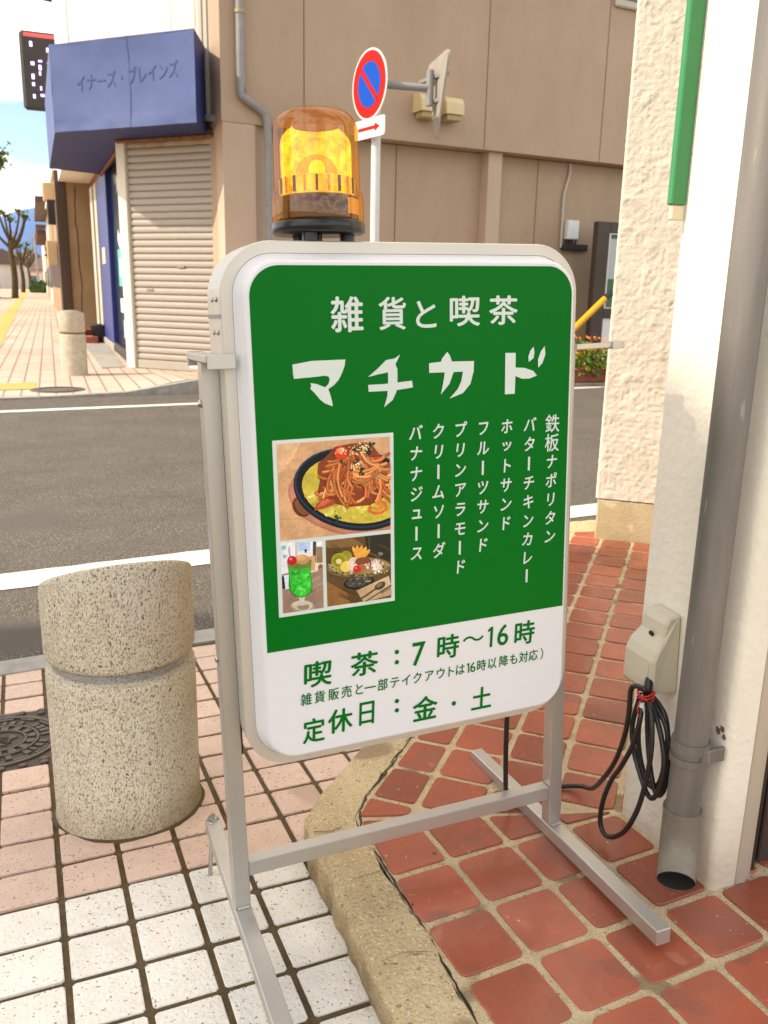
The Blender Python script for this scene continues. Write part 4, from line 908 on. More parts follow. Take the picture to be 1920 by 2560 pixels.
mb = MB(); mb.lathe([(.069*s_, .037*s_), (.069*s_, .071*s_), (.064*s_, .074*s_), (0, .075*s_)], 40); mb.build('body', 'beacon_body', be, True)
mb = MB(); mb.lathe([(.061*s_, .0755*s_), (.061*s_, .103*s_), (.057*s_, .1045*s_), (.0, .1045*s_)], 40); mb.build('rotor', 'amber_reflector_glow', be, True)
for k in range(20):
    a = R(k*18); mb = MB(); d_ = Vector((math.cos(a), math.sin(a), 0)); mb.box(d_*.0612*s_, d_, Vector((-d_.y, d_.x, 0)), (0, .003*s_), (-.002*s_, .002*s_), (.077*s_, .102*s_)); mb.build('rib', 'amber_core' if k % 2 else 'beacon_body', be, True)
mb = MB()   # curved mirror standing behind the bulb
V = []; Fs = []; nA_, nZ_ = 22, 12
for i in range(nA_):
    a = R(0+180*i/(nA_-1)); 
    for k in range(nZ_):
        z = .104+.080*k/(nZ_-1); rr_ = .061*(1 if k < 8 else math.sqrt(max(.3, 1-((k-7)/5.2)**2)))
        V.append((rr_*math.cos(a)*s_, (rr_*math.sin(a)-.004)*s_, z*s_))
for i in range(nA_-1):
    for k in range(nZ_-1): a = i*nZ_+k; Fs.append((a, a+nZ_, a+nZ_+1, a+1))
mb.add(V, Fs, 0, True); mb.build('reflector', 'amber_reflector_glow', be, True)
mb = MB(); mb.lathe([(.036*s_, .105*s_)]+[(.036*math.cos(R(9*k))*s_, (.108+.034*math.sin(R(9*k)))*s_) for k in range(10)]+[(.0001, .1421*s_)], 32); mb.build('bulb_cover', 'amber_inner', be, True)
mb = MB(); mb.lathe([(.013*s_, .105*s_), (.014*s_, .122*s_), (.009*s_, .131*s_), (.0001, .134*s_)], 20, Matrix.Translation((0, -.002, 0))); mb.build('bulb', 'bulb_glow', be, True)
mb = MB(); V = []   # pale printed label inside the body band
for z in (.043, .068):
    for k in range(7): a = R(-62+6*k); V.append((.0697*s_*math.cos(a), .0697*s_*math.sin(a), z*s_))
mb.add(V, [(k, k+1, k+8, k+7) for k in range(6)]); mb.build('label', 'amber_core', be, True)

# ============================================================ BOLLARD AND COVERS
def bollard(name, label, c, base, rad, hmid, grad, groove, mats, group):
    o = thing(name, label, 'bollard', Vector((c[0], c[1], base)), None, group)
    n_ = 64; pf = [(rad+.006, -.03), (rad+.003, .0), (rad, .02), (rad, groove-.030), (rad-.003, groove-.018), (rad-.016, groove-.012), (rad-.016, groove+.012), (rad-.003, groove+.016), (rad, groove+.026)]
    V = []; mb = MB()
    for r_, z in pf:
        for k in range(n_): a = 2*math.pi*k/n_; V.append((c[0]+r_*math.cos(a), c[1]+r_*math.sin(a), base+z))
    for dr, dz in ((0, -.012), (-.003, -.004), (-.010, 0), (-.06, .001), (-rad+.001, .0015)):
        for k in range(n_):
            a = 2*math.pi*k/n_; r_ = rad+dr; V.append((c[0]+r_*math.cos(a), c[1]+r_*math.sin(a), base+hmid+grad[0]*r_*math.cos(a)+grad[1]*r_*math.sin(a)+dz))
    m_ = len(pf)+5
    Fs = [(i*n_+k, i*n_+(k+1) % n_, (i+1)*n_+(k+1) % n_, (i+1)*n_+k) for i in range(m_-1) for k in range(n_)]
    mb.add(V, Fs, 0, True); sh = mb.build('shaft', mats[0], o)
    mb = MB(); mb.lathe([(rad-.0145, groove-.009), (rad-.0145, groove+.008)], n_, Matrix.Translation((c[0], c[1], base))); mb.f = [f for f in mb.f if len(f) < 10]; mb.m = mb.m[:len(mb.f)]; mb.sm = mb.sm[:len(mb.f)]; mb.c = mb.c[:len(mb.f)]
    mb.build('reflective_band', mats[1], o)
    return o
bc = (-.612, 1.875)
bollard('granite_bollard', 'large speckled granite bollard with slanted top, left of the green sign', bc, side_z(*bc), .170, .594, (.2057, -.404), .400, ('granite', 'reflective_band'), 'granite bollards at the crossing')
bollard('granite_bollard', 'small pale granite bollard across the road beside the shuttered shop', (-4.17, 11.58), 0, .165, .80, (.08, -.30), .55, ('granite_far', 'cast_iron'), 'granite bollards at the crossing')
# mortar collar at the bollard foot
mb = MB(); n_ = 40; V = []
for r_, dz in ((.168, .004), (.177, .0012), (.183, -.01)):
    for k in range(n_):
        a = 2*math.pi*k/n_; q = r_+(.010*mnoise.noise((math.cos(a)*3, math.sin(a)*3, r_*9)) if r_ > .17 else 0); x = bc[0]+q*math.cos(a); y = bc[1]+q*math.sin(a); V.append((x, y, side_z(x, y)+dz))
mb.add(V, [(i*n_+k, (i+1)*n_+k, (i+1)*n_+(k+1) % n_, i*n_+(k+1) % n_) for i in range(2) for k in range(n_)], 0, True); struct(mb.build('mortar_collar', 'joint_sand'))
# near cover
mc = Matrix((ex_, gy, nrm)).transposed().to_4x4(); mc.translation = (MH_C.x, MH_C.y, side_z(MH_C.x, MH_C.y))
mh = thing('manhole_cover', 'brown cast iron hydrant cover in the pavement beside the large bollard', 'manhole cover', None, mc)
mb = MB(); hh = MH_H-.006
mb.prism(rrect(-hh, hh, -hh, hh, .02, 4), -.03, -.004); mb.build('plate', 'cast_iron_dark', mh, True)
def ringm(mb, r0, r1, z0, z1, n_=56, a0=0, a1=360, sy=1):
    full = a1-a0 >= 360; V = []
    for k in range(n_+(0 if full else 1)):
        a = R(a0+(a1-a0)*k/n_)
        for r_, z in ((r0, z0), (r0, z1), (r1, z1), (r1, z0)): V.append((r_*math.cos(a), r_*math.sin(a)*sy, z))
    m_ = len(V)//4; Fs = []
    for k in range(m_ if full else m_-1):
        j = (k+1) % m_
        for e in range(3): Fs.append((k*4+e, k*4+e+1, j*4+e+1, j*4+e))
    Fs = [f[::-1] for f in Fs]
    if not full: Fs += [(0, 1, 2, 3), ((m_-1)*4+3, (m_-1)*4+2, (m_-1)*4+1, (m_-1)*4)]
    mb.add(V, Fs)
mb = MB(); ringm(mb, .150, .163, -.004, .0025)
for k in range(14): ringm(mb, .138, .146, -.004, .002, 4, k*25.7, k*25.7+17)
ringm(mb, .094, .101, -.004, .002); ringm(mb, .062, .068, -.004, .002)
for k in range(14): ringm(mb, .070, .092, -.004, .0015, 3, k*25.7, k*25.7+14)
for r_, m__ in ((.104, 30),):
    for k in range(m__):
        if k % 5 < 4: a = k*12; ringm(mb, .106, .130, -.004, .0012, 2, a, a+rnd()*5+4)
for k in range(9): mb.prism([(rnd()*.07-.035+.012*math.cos(t), rnd()*.05-.025+.010*math.sin(t)) for t in (0, 1.3, 2.4, 3.6, 5)], -.004, .001)
stuff(mb.build('relief_pattern', 'cast_iron', mh, True))
mb = MB()
for sy in (-1, 1):
    for k in range(7):
        for j in range(2):
            x = -.165+k*.055; y = sy*(.178-.020*j)
            if math.hypot(x, y) < .172 or abs(y) > hh-.008: continue
            mb = MB(); mb.prism(ellipse(x, y, .012, .009, 10), -.004, .004, bev=.002); mb.build('stud', 'cast_iron', mh, True)
mb = MB(); mb.prism([(-.07, .166), (.06, .166), (.06, .186), (-.07, .186)], -.004, .002); mb.build('hinge_plate', 'cast_iron', mh, True)
# far cover
fm = thing('manhole_cover', 'dark round manhole cover on the far pavement in front of the small bollard', 'manhole cover', (-3.77, 9.88, 0))
mb = MB(); mb.lathe([(.30, -.02), (.30, .006), (.27, .006), (.27, .003), (0, .003)], 32, Matrix.Translation((-3.77, 9.88, 0)), smooth=False); mb.build('plate', 'cast_iron', fm)
mb = MB(); ringm(mb, .2, .23, .003, .008); mb.v = [(x-3.77, y+9.88, z) for x, y, z in mb.v]; mb.build('ring', 'cast_iron_dark', fm)

# ============================================================ SHADE BLOCK (left, out of frame; unseen, added to shade the near corner)
SDh = Vector((math.cos(SUN_AZ), math.sin(SUN_AZ), 0)); SLt = Vector((-math.sin(SUN_AZ), math.cos(SUN_AZ), 0)); UP = Vector((.547, 1.707, 0))-SDh*7
shade_blk = thing('shade_block', 'unseen tall narrow block left of the pavement, added to shade the near corner', 'building', UP)
UPc = SDh*(UP.dot(SDh)); zt = 1.07+7*math.tan(SUN_EL)
mb = MB(); mb.box(UPc, -SDh, SLt, (0, 5), (1.405, 3.4), (-.2, zt)); mb.box(UPc, -SDh, SLt, (0, 5), (.6, 1.404), (-.2, zt-.06)); mb.build('wall', 'house_wall', shade_blk)
mb = MB(); mb.box(UPc, SDh, SLt, (.002, .05), (.75, 1.3), (.2, 2.3)); mb.build('shop_window', 'window_dark', shade_blk)  # dark panel on the added shade block

# ============================================================ CORNER SHOP ACROSS THE ROAD
S0 = Vector((-3.673, 12.725, 0)); DS = Vector((.9093, -.4162, 0)); NS = Vector((-.4162, -.9093, 0))
SD = Vector((-.372, .928, 0)); SN = Vector((-.928, -.372, 0))
shop = thing('corner_shop', 'cream corner shop with faded blue awning and closed roller shutter', 'building', S0)
A0 = S0+DS*-.89; B1 = S0+DS*1.32
mb = MB(); mb.prism([(p.x, p.y) for p in (A0, B1, B1-NS*5, A0-SN*5+SD*11, A0+SD*11)], 3.36, 10); mb.build('upper_wall', 'shop_cream', shop)
mb = MB(); mb.box(A0, SD, SN, (.02, 11), (.004, .02), (3.36, 10)); mb.build('side_cladding', 'shop_white', shop)
mb = MB(); mb.box(S0, DS, NS, (.85, .864), (-.03, .002), (4.1, 10)); mb.box(S0, DS, NS, (1.22, 1.245), (-.03, .004), (3.4, 10)); mb.build('wall_joint', 'siding', shop)
mb = MB(); mb.box(S0, DS, NS, (1.325, 1.90), (-.3, .06), (3.33, 10))
for k in range(7): mb.bbox(S0, DS, NS, (1.33+k*.08, 1.33+k*.08+.066), (.0605, .085), (3.34, 10), .008)
mb.build('siding', 'siding', shop)
mb = MB(); mb.tube([S0+DS*1.28+NS*.16+Z*3.30, S0+DS*1.95+NS*.16+Z*3.24], .045, 10); mb.build('gutter', 'grey_pipe', shop)
mb = MB(); mb.box(S0, DS, NS, (-.15, 1.9), (-.4, -.04), (3.14, 3.36)); mb.box(S0, SD, SN, (.1, 8.4), (-.5, -.02), (3.14, 3.36)); mb.build('lintel', 'rust', shop)
mb = MB(); mb.bbox(S0, DS, NS, (-.155, -.005), (-.14, .03), (0, 3.2), .006); mb.build('door_post', 'shop_cream', shop)
mb = MB(); mb.bbox(S0, DS, NS, (1.605, 1.69), (-.1, .03), (0, 3.2), .006); mb.build('door_post', 'shop_cream', shop)
mb = MB(); mb.box(S0, DS, NS, (1.692, 2.1), (-.5, -.02), (0, 3.3)); mb.build('side_wall', 'beige_light', shop)
mb = MB(); mb.box(S0, DS, NS, (-.004, 1.604), (-.12, -.05), (0, 3.2)); shut = mb.build('shutter', 'shutter', shop)
sm_ = None
for k in range(33):
    z0 = .13+k*.0925
    if sm_ is None:
        b_ = MB(); pf = [(-.048, 0), (-.030, .004), (-.018, .020), (-.014, .046), (-.018, .072), (-.030, .084), (-.048, .0845)]; V = []
        for s__ in (0, 1.598): V += [DS*s__+NS*o+Z*z for o, z in pf]
        n_ = len(pf); b_.add(V, [(i, i+1, n_+i+1, n_+i)[::-1] for i in range(n_-1)]+[list(range(n_)), list(range(n_, 2*n_))[::-1]])
        o_ = b_.build('slat', 'shutter'); sm_ = o_.data; COL.objects.unlink(o_); bpy.data.objects.remove(o_)
    o_ = bpy.data.objects.new('slat', sm_ if k < 31 else sm_.copy()); COL.objects.link(o_); o_.parent = shut
    if k >= 31: o_.data.materials[0] = MATS['shutter_rust']
    o_.location = Vector((0, 0, z0))+ (DS*.002 if True else 0)
mb = MB(); mb.bbox(S0, DS, NS, (0, 1.6), (-.05, -.006), (.005, .125), .006); mb.build('bottom_rail', 'shutter', shut)
for s__, z in ((.30, 1.10), (1.36, 1.06), (.86, 1.42)): mb = MB(); mb.bbox(S0, DS, NS, (s__-.06, s__+.06), (-.02, -.004), (z, z+.035), .004); mb.build('handle', 'grey_pipe', shut)
mb = MB(); mb.box(S0, DS, NS, (.95, 1.2), (-.0055, -.004), (.05, .10)); mb.build('sticker', 'poster_white', shut)
# awning
F1 = S0+DS*-.48+NS*.8; F2 = S0+DS*1.80+NS*.8; F3 = S0+DS*1.44+NS*.1; F0 = F1+SD*4.0
mb = MB(); nx_, nz_ = 46, 22; V = []
for k in range(nz_+1):
    for i in range(nx_+1):
        t = i/nx_; q = k/nz_; p = F1+(F2-F1)*t
        bul = .035*math.sin(math.pi*q)*math.sin(math.pi*t)+.008*mnoise.noise((t*4, q*3, 0))+.012*math.exp(-((q-.1)/.08)**2)*mnoise.noise((t*16+q*9, q*7, 2))
        V.append(p-NS*(bul)+Z*(3.10+1.05*q-.02*t*q))
mb.add(V, [(k*(nx_+1)+i, k*(nx_+1)+i+1, (k+1)*(nx_+1)+i+1, (k+1)*(nx_+1)+i) for k in range(nz_) for i in range(nx_)], 0, True)
aw = mb.build('awning', 'awning', shop)
mb = MB(); V = [F0+Z*3.10, F1+Z*3.10, F1+Z*4.15, F0+Z*4.15]; mb.add(V, [(0, 1, 2, 3)]); mb.build('awning_side', 'awning', aw)
inn = [F3, S0+DS*1.40-NS*.02, S0-NS*.05-DS*.1, S0+SD*4.2-SN*.05, F0]
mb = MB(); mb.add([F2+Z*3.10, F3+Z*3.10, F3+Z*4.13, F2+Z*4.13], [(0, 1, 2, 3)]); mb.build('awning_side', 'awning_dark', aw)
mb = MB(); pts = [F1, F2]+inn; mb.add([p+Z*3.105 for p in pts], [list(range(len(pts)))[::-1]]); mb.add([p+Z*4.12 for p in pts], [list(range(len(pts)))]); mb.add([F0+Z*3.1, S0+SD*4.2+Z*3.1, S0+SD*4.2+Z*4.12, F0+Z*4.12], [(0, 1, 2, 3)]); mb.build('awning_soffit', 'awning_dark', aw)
mb = MB()
mb.tube([S0+SD*.0-SN*.02+SN*.04+Z*3.085, S0+SD*4.1+SN*.04+Z*3.085], .03, 6); mb.tube([S0+DS*-.1+NS*.06+Z*3.085, S0+DS*1.9+NS*.06+Z*3.085], .03, 6); mb.build('awning_frame', 'rust', aw)
Lw = (F2-F1).length; AM = Matrix((( (F2-F1).normalized()), Z, NS)).transposed().to_4x4(); AM.translation = F1
txt = 'イナーズ・ブレインズ'
for k, ch in enumerate(txt):
    mb = MB(); put_text(mb, ch, .48+k*.163, 3.66+k*.006, .17, .22, -.004+.0, AM, 0, .0, cell=True)
    # lay the faded letters on the cloth
    V2 = []
    for p in mb.v:
        pv = Vector(p)-F1; t = pv.dot((F2-F1).normalized())/Lw; q = (p[2]-3.10)/1.05; pp = F1+(F2-F1)*t; bul = .035*math.sin(math.pi*q)*math.sin(math.pi*t)+.008*mnoise.noise((t*4, q*3, 0))
        V2.append(tuple(pp-NS*(bul-.006)+Z*p[2]))
    mb.v = V2; mb.build('letter', 'awning_print', aw)
mb = MB(); mb.add([F1+(F2-F1)*.555+NS*.004-NS*(.035*math.sin(math.pi*q)*.98)+(F2-F1).normalized()*w_+Z*(3.1+1.05*q) for q in [k/12 for k in range(13)] for w_ in (-.006, .006)], [(2*k, 2*k+1, 2*k+3, 2*k+2) for k in range(12)]); mb.build('seam', 'awning_print', aw)
# side street front of the shop
mb = MB(); mb.box(S0, SD, SN, (.15, 3.45), (-.4, -.06), (.15, 3.14)); mb.build('shop_window', 'window_dark', shop)
mb = MB(); mb.box(S0, SD, SN, (.15, 3.45), (-.05, .02), (0, .16)); mb.build('window_sill', 'dark_frame', shop)
mb = MB(); mb.box(S0, SD, SN, (.25, 2.7), (-.0595, -.056), (1.15, 1.75)); mb.build('teal_poster', 'poster_teal', shop)
for (t0, t1, z0, z1) in ((.5, 1.2, 1.25, 1.45), (1.5, 2.4, 1.3, 1.6), (.8, 1.5, .75, 1.0), (.4, .7, .35, 1.05), (1.0, 2.2, .3, .6), (1.7, 2.6, .72, .95)):
    mb = MB(); mb.box(S0, SD, SN, (t0, t1), (-.0555, -.052), (z0, z1)); mb.build('poster_panel', 'poster_white', shop)
mb = MB(); pl = ellipse(1.7, 2.3, 1.1, .62, 24, 0, 60, 320)+ellipse(1.9, 2.3, .8, .40, 24, 0, 320, 60)
M_ = Matrix((SD, Z, SN)).transposed().to_4x4(); M_.translation = S0
for k in range(24):
    a0 = R(60+260*k/24); a1 = R(60+260*(k+1)/24); f = lambda a, rx, ry, cx: (cx+rx*math.cos(a), 2.3+ry*math.sin(a))
    mb.flat([f(a0, 1.1, .62, 1.7), f(a1, 1.1, .62, 1.7), f(a1, .75, .36, 1.85), f(a0, .75, .36, 1.85)], -.053, M_)
mb.build('poster_emblem', 'poster_white', shop)
mb = MB(); mb.bbox(S0, SD, SN, (3.55, 5.75), (-.3, .02), (.12, 3.14), .01); mb.build('blue_pillar', 'blue_paint', shop)
mb = MB(); mb.box(S0, SD, SN, (4.4, 5.1), (.0205, .026), (1.55, 1.85)); mb.build('notice', 'poster_cream', shop)
mb = MB(); mb.bbox(S0, SD, SN, (3.45, 5.85), (-.3, .04), (0, .12), .01); mb.build('pillar_base', 'concrete', shop)
mb = MB(); mb.bbox(S0, SD, SN, (5.95, 6.5), (-.2, .03), (0, 3.14), .01); mb.build('trim', 'siding', shop); mb = MB(); mb.bbox(S0, SD, SN, (6.7, 7.3), (-.2, .06), (0, 3.14), .01); mb.build('trim', 'siding', shop)
mb = MB(); mb.box(S0, SD, SN, (-.12, 8.3), (-.9, -.42), (0, 3.3)); mb.build('side_wall', 'dark_box', shop)
st = MB(); st.prism([(p.x, p.y) for p in (S0+DS*-.2+NS*.02, S0+SN*.45+NS*.05, S0+SD*5.2+SN*.48, S0+SD*5.4+SN*.03)], -.02, .012); tag(st.build('doorstep', 'concrete'), 'grey concrete doorstep beside the shuttered corner shop', 'doorstep')
# LED board projecting above the side street
LEO = S0+SD*4.6; led = thing('led_signboard', 'black projecting signboard with violet lit characters behind the blue awning', 'signboard', LEO+Z*4.2)
LX = dirv(23); lo = Vector((-6.72, 17.0, 0)); LNv = Vector((math.sin(R(23)), -math.cos(R(23)), 0))
mb = MB(); mb.bbox(lo, LX, -LNv, (0, 1.25), (0, .14), (4.24, 5.56), .05); mb.build('panel', 'led_black', led)
mb = MB(); lr = random.Random(5)
for cx_, z0, z1 in ((.33, 4.35, 5.36), (.48, 4.42, 5.30), (.62, 4.40, 5.34), (.20, 4.45, 5.38), (.76, 4.4, 5.4)):
    z = z1
    while z > z0:
        h = lr.uniform(.03, .09)
        if lr.random() < .62: mb.box(lo, LX, LNv, (cx_-.03, cx_+lr.uniform(.0, .035)), (.0005, .003), (z-h, z))
        z -= h+lr.uniform(.01, .07)
stuff(mb.build('lit_characters', 'led_violet', led))
mb = MB(); mb.box(lo, LX, LNv, (.08, 1.2), (.0005, .003), (5.46, 5.51)); mb.build('lit_line', 'led_red', led)
mb = MB(); mb.tube([lo+LX*.45-LNv*-.0+Z*6.1, lo+LX*1.3+Z*6.02], .03, 6); mb.build('bracket_arm', 'dark_box', led)

# ============================================================ BEIGE BUILDING
B0 = Vector((-2.08, 12.0, 0)); D1 = dirv(27.5); N1 = Vector((math.sin(R(27.5)), -math.cos(R(27.5)), 0))
bg_ = thing('beige_building', 'large beige rendered building with projecting upper storey facing the road', 'building', B0)
mb = MB(); mb.box(B0, D1, -N1, (-.22, 16), (-.30, 6), (3.19, 11)); mb.build('upper_wall', 'beige_wall', bg_)
mb = MB(); mb.box(B0, D1, -N1, (-.2, 16), (0, 5.9), (0, 3.18)); mb.build('lower_wall', 'beige_wall', bg_)
mb = MB(); mb.box(B0, D1, -N1, (-.21, .215), (-.297, -.002), (0, 3.185)); mb.build('pilaster', 'beige_light', bg_)
mb = MB(); mb.box(B0, D1, -N1, (3.86, 4.10), (-.20, -.002), (0, 3.185)); mb.build('pilaster', 'beige_light', bg_)
for t, o, z0, z1 in ((.89, .302, 3.2, 11), (3.70, .302, 3.2, 11), (5.85, .302, 3.2, 11), (8.2, .302, 3.2, 11), (2.42, .003, 0, 3.18), (4.91, .003, 0, 3.18), (7.2, .003, 0, 3.18)):
    mb = MB(); mb.box(B0, D1, N1, (t-.008, t+.008), (o-.03, o), (z0, z1)); mb.build('joint', 'joint_dark', bg_)
mb = MB(); mb.bbox(B0, D1, N1, (5.9, 7.4), (.302, .36), (5.38, 6.9), .02); mb.build('window_frame', 'siding', bg_)
mb = MB(); mb.box(B0, D1, N1, (6.0, 7.3), (.361, .364), (5.48, 6.8)); mb.build('window_pane', 'window_dark', bg_)
fp = thing('downpipe', 'thin grey drainpipe with a kink at the left end of the beige building', 'downpipe', B0+N1*.4)
mb = MB(); mb.tube(smoothpath([B0+D1*.02+N1*.37+Z*z for z in (10.5, 8, 6, 4.5, 3.62)]+[B0+D1*.06+N1*.37+Z*3.48, B0+D1*.28+N1*.36+Z*3.36, B0+D1*.36+N1*.35+Z*3.24]+[B0+D1*.37+N1*.35+Z*z for z in (2.8, 2, 1, 0)], 3), .052, 12); mb.build('pipe', 'grey_pipe', fp)
mb = MB(); mb.tube([B0+D1*.02+N1*.37+Z*4.42, B0+D1*.02+N1*.37+Z*4.46], .062, 12); mb.build('clamp', 'lamp_shade', fp)
for k, (t0, t1, lab) in enumerate(((2.50, 2.80, 'left one of two cream wall lamp boxes on the beige building'), (2.90, 3.18, 'right one of two cream wall lamp boxes on the beige building'))):
    wl_ = thing('wall_lamp', lab, 'wall lamp', B0+D1*t0+N1*.3+Z*3.45, None, 'lamp boxes on the beige wall')
    mb = MB(); V = []; pf = [(.302, 3.56), (.302, 3.80), (.40, 3.80), (.50, 3.77), (.55, 3.70), (.56, 3.56)]
    for t in (t0, t1): V += [B0+D1*t+N1*o+Z*z for o, z in pf]
    n_ = len(pf); mb.add(V, [(i, (i+1) % n_, n_+(i+1) % n_, n_+i) for i in range(n_)]+[list(range(n_))[::-1], list(range(n_, 2*n_))]); mb.build('housing', 'lamp_cream', wl_)
    mb = MB(); mb.bbox(B0, D1, N1, (t0+.03, t1-.03), (.33, .53), (3.48, 3.559), .01); mb.build('lens', 'lamp_shade', wl_)
mt = thing('meter_box', 'small white meter box with conduit on the beige wall', 'meter box', B0+D1*5.5+Z*2)
mb = MB(); mb.bbox(B0, D1, N1, (5.49, 5.71), (.002, .12), (2.03, 2.32), .01); mb.build('box', 'poster_white', mt)
mb = MB(); mb.tube(smoothpath([B0+D1*5.42+N1*.04+Z*z for z in (1.9, 2.3, 2.7)]+[B0+D1*5.5+N1*.04+Z*3.0, B0+D1*5.5+N1*.04+Z*3.17], 3), .022, 6); mb.build('conduit', 'siding', mt)
mb = MB(); mb.bbox(B0, D1, N1, (5.45, 5.95), (.002, .08), (1.86, 1.96), .01)
for k in range(4): mb.tube([B0+D1*(5.5+k*.07)+N1*.05+Z*2.03, B0+D1*(5.52+k*.06)+N1*.05+Z*1.95], .016, 5)
mb.build('fittings', 'dark_box', mt)
nb = thing('notice_board', 'dark brown framed notice board with glass case in front of the beige wall', 'notice board', B0+D1*5.9+N1*.8)
for nm, a, b, c, d in (('post', 5.47, 5.71, 0, 2.26), ('post', 7.2, 7.4, 0, 2.26), ('rail', 5.712, 7.198, 2.10, 2.26), ('rail', 5.712, 7.198, .82, .97), ('rail', 5.712, 7.198, 0, .18)): mb = MB(); mb.bbox(B0, D1, N1, (a, b), (.74, .86), (c, d), .008); mb.build(nm, 'board_brown', nb)
mb = MB(); mb.box(B0, D1, N1, (5.713, 7.197), (.76, .79), (.972, 2.098)); mb.build('backing', 'board_green', nb)
mb = MB(); mb.box(B0, D1, N1, (5.76, 6.5), (.792, .797), (1.42, 2.02)); mb.build('paper', 'glass_paper', nb)
for (a, b, c, d) in ((5.714, 5.75, .99, 2.08), (5.714, 7.19, 2.081, 2.099), (5.714, 7.19, .972, .989)): mb = MB(); mb.box(B0, D1, N1, (a, b), (.80, .84), (c, d)); mb.build('glass_trim', 'aluminium', nb)
mb = MB(); mb.box(B0, D1, N1, (5.713, 7.197), (.80, .83), (.182, .818)); lw = mb.build('lower_panel', 'poster_white', nb)
mb = MB(); NM = Matrix((D1, Z, N1)).transposed().to_4x4(); NM.translation = B0
for k, ch in enumerate('町内'): mb = MB(); put_text(mb, ch, 6.12+k*.36, .52, .30, .27, .834, NM, 0, .02); mb.build('letter', 'ink_black', lw)
bp_ = thing('barrier_pole', 'yellow and black striped barrier pole slanting in front of the notice board', 'barrier', B0+D1*5+N1*1.6)
def bpt(t, z): return B0+D1*t+N1*1.6+Z*z
q0, q1 = bpt(4.3, .51), bpt(6.2, 2.05); dq = (q1-q0)
segs = [(0, .40, 'barrier_yellow'), (.40, .72, 'barrier_black'), (.72, 1, 'barrier_yellow')]
for a, b, m_ in segs: mb = MB(); mb.tube([q0+dq*a, q0+dq*b], .045, 12); mb.build('stripe', m_, bp_)
mb = MB(); mb.tube([bpt(4.75, .10), bpt(5.55, .66)], .05, 12); mb.build('stripe', 'barrier_black', bp_)
for t, z1 in ((4.3, .53), (6.2, 2.07)): mb = MB(); mb.tube([bpt(t, -.02), bpt(t, z1)], .045, 10); mb.build('leg', 'barrier_yellow', bp_)
fl = thing('flower_planter', 'planter of orange and yellow flowers by the road in front of the notice board', 'planter', B0+D1*4.8+N1*1.9)
mb = MB(); mb.bbox(B0, D1, N1, (4.1, 5.9), (1.75, 2.05), (-.02, .17), .01); mb.build('trough', 'brick_red', fl)
def leaves(mb, n_, fn, size, rr, mi=0):
    for k in range(n_):
        c = Vector(fn()); a = Vector((rr.gauss(0, 1), rr.gauss(0, 1), rr.gauss(0, 1))).normalized(); b = a.cross(Vector((rr.gauss(0, 1), rr.gauss(0, 1), rr.gauss(0, 1)))).normalized(); s__ = size*rr.uniform(.6, 1.3)
        mb.add([c-a*s__, c+b*s__*.55, c+a*s__, c-b*s__*.55], [(0, 1, 2, 3)], mi)
rr = random.Random(11)
def flp(z0=.1, z1=.62): t = rr.uniform(4.2, 5.15); u = (t-4.2)/.95; return B0+D1*t+N1*rr.uniform(1.72, 2.12)+Z*rr.uniform(z0, z0+(z1-z0)*(1-.75*u**2))
mb = MB(); leaves(mb, 700, lambda: flp(.05, .55), .045, rr); mb.build('leaves', 'leaf', fl)
mb = MB(); leaves(mb, 150, lambda: flp(.38, .64), .026, rr); stuff(mb.build('orange_flowers', 'flower_orange', fl))
mb = MB(); leaves(mb, 130, lambda: flp(.15, .40), .03, rr); stuff(mb.build('yellow_flowers', 'flower_yellow', fl))

# ============================================================ NO PARKING SIGN
NPY = 10.9; kx = NPY/10.5
np_ = thing('no_parking_sign', 'round red and blue no parking sign on a white pole across the road', 'road sign', (-.20, NPY, .1))
mb = MB(); mb.tube([(-.165, NPY, .0), (-.185, NPY+.02, 1.9), (-.19, NPY+.02, 3.72)], .055, 16); mb.build('pole', 'pole_white', np_)
DR = .365*kx; dn = Vector((-.84, -.54, .0)).normalized(); du = Vector((-dn.y, dn.x, 0)); du = Z.cross(dn).normalized()
dc = Vector((-.215, NPY-.05, 3.47))
DM = Matrix((du, Z, dn)).transposed().to_4x4(); DM.translation = dc+dn*.06
mb = MB(); mb.prism(ellipse(0, 0, DR, DR, 48), 0, .012, DM); disc = mb.build('disc', 'poster_white', np_)
mb = MB(); mb.flat(ellipse(0, 0, DR*.945, DR*.945, 48), .0135, DM); mb.build('red_ring', 'sign_red', disc)
mb = MB(); mb.flat(ellipse(0, 0, DR*.64, DR*.64, 48), .015, DM); mb.build('blue_field', 'sign_blue', disc)
mb = MB(); wv_ = DR*.085; c45 = math.cos(R(45)); pp = [(-.66*DR, -wv_), (.66*DR, -wv_), (.66*DR, wv_), (-.66*DR, wv_)]; mb.flat([(x*c45+y*c45, -x*c45+y*c45) for x, y in pp], .0165, DM); mb.build('red_bar', 'sign_red', disc)
PM = Matrix((du, Z, dn)).transposed().to_4x4(); PM.translation = Vector((-.215, NPY-.05, 2.985*1.0))+dn*.05+Z*.02
mb = MB(); mb.prism(rrect(-.33, .33, -.105, .105, .03, 4), 0, .014, PM); apl = mb.build('arrow_plate', 'poster_white', np_)
mb = MB(); mb.flat([(-.25, -.02), (.12, -.02), (.12, -.05), (.24, .0), (.12, .05), (.12, .02), (-.25, .02)], .0155, PM); mb.build('arrow', 'sign_red', apl)
mb = MB(); mb.tube([(-.19, NPY+.02, 3.50), (.40, NPY+.03, 3.47)], .042, 10); mb.build('arm', 'grey_pipe', np_)
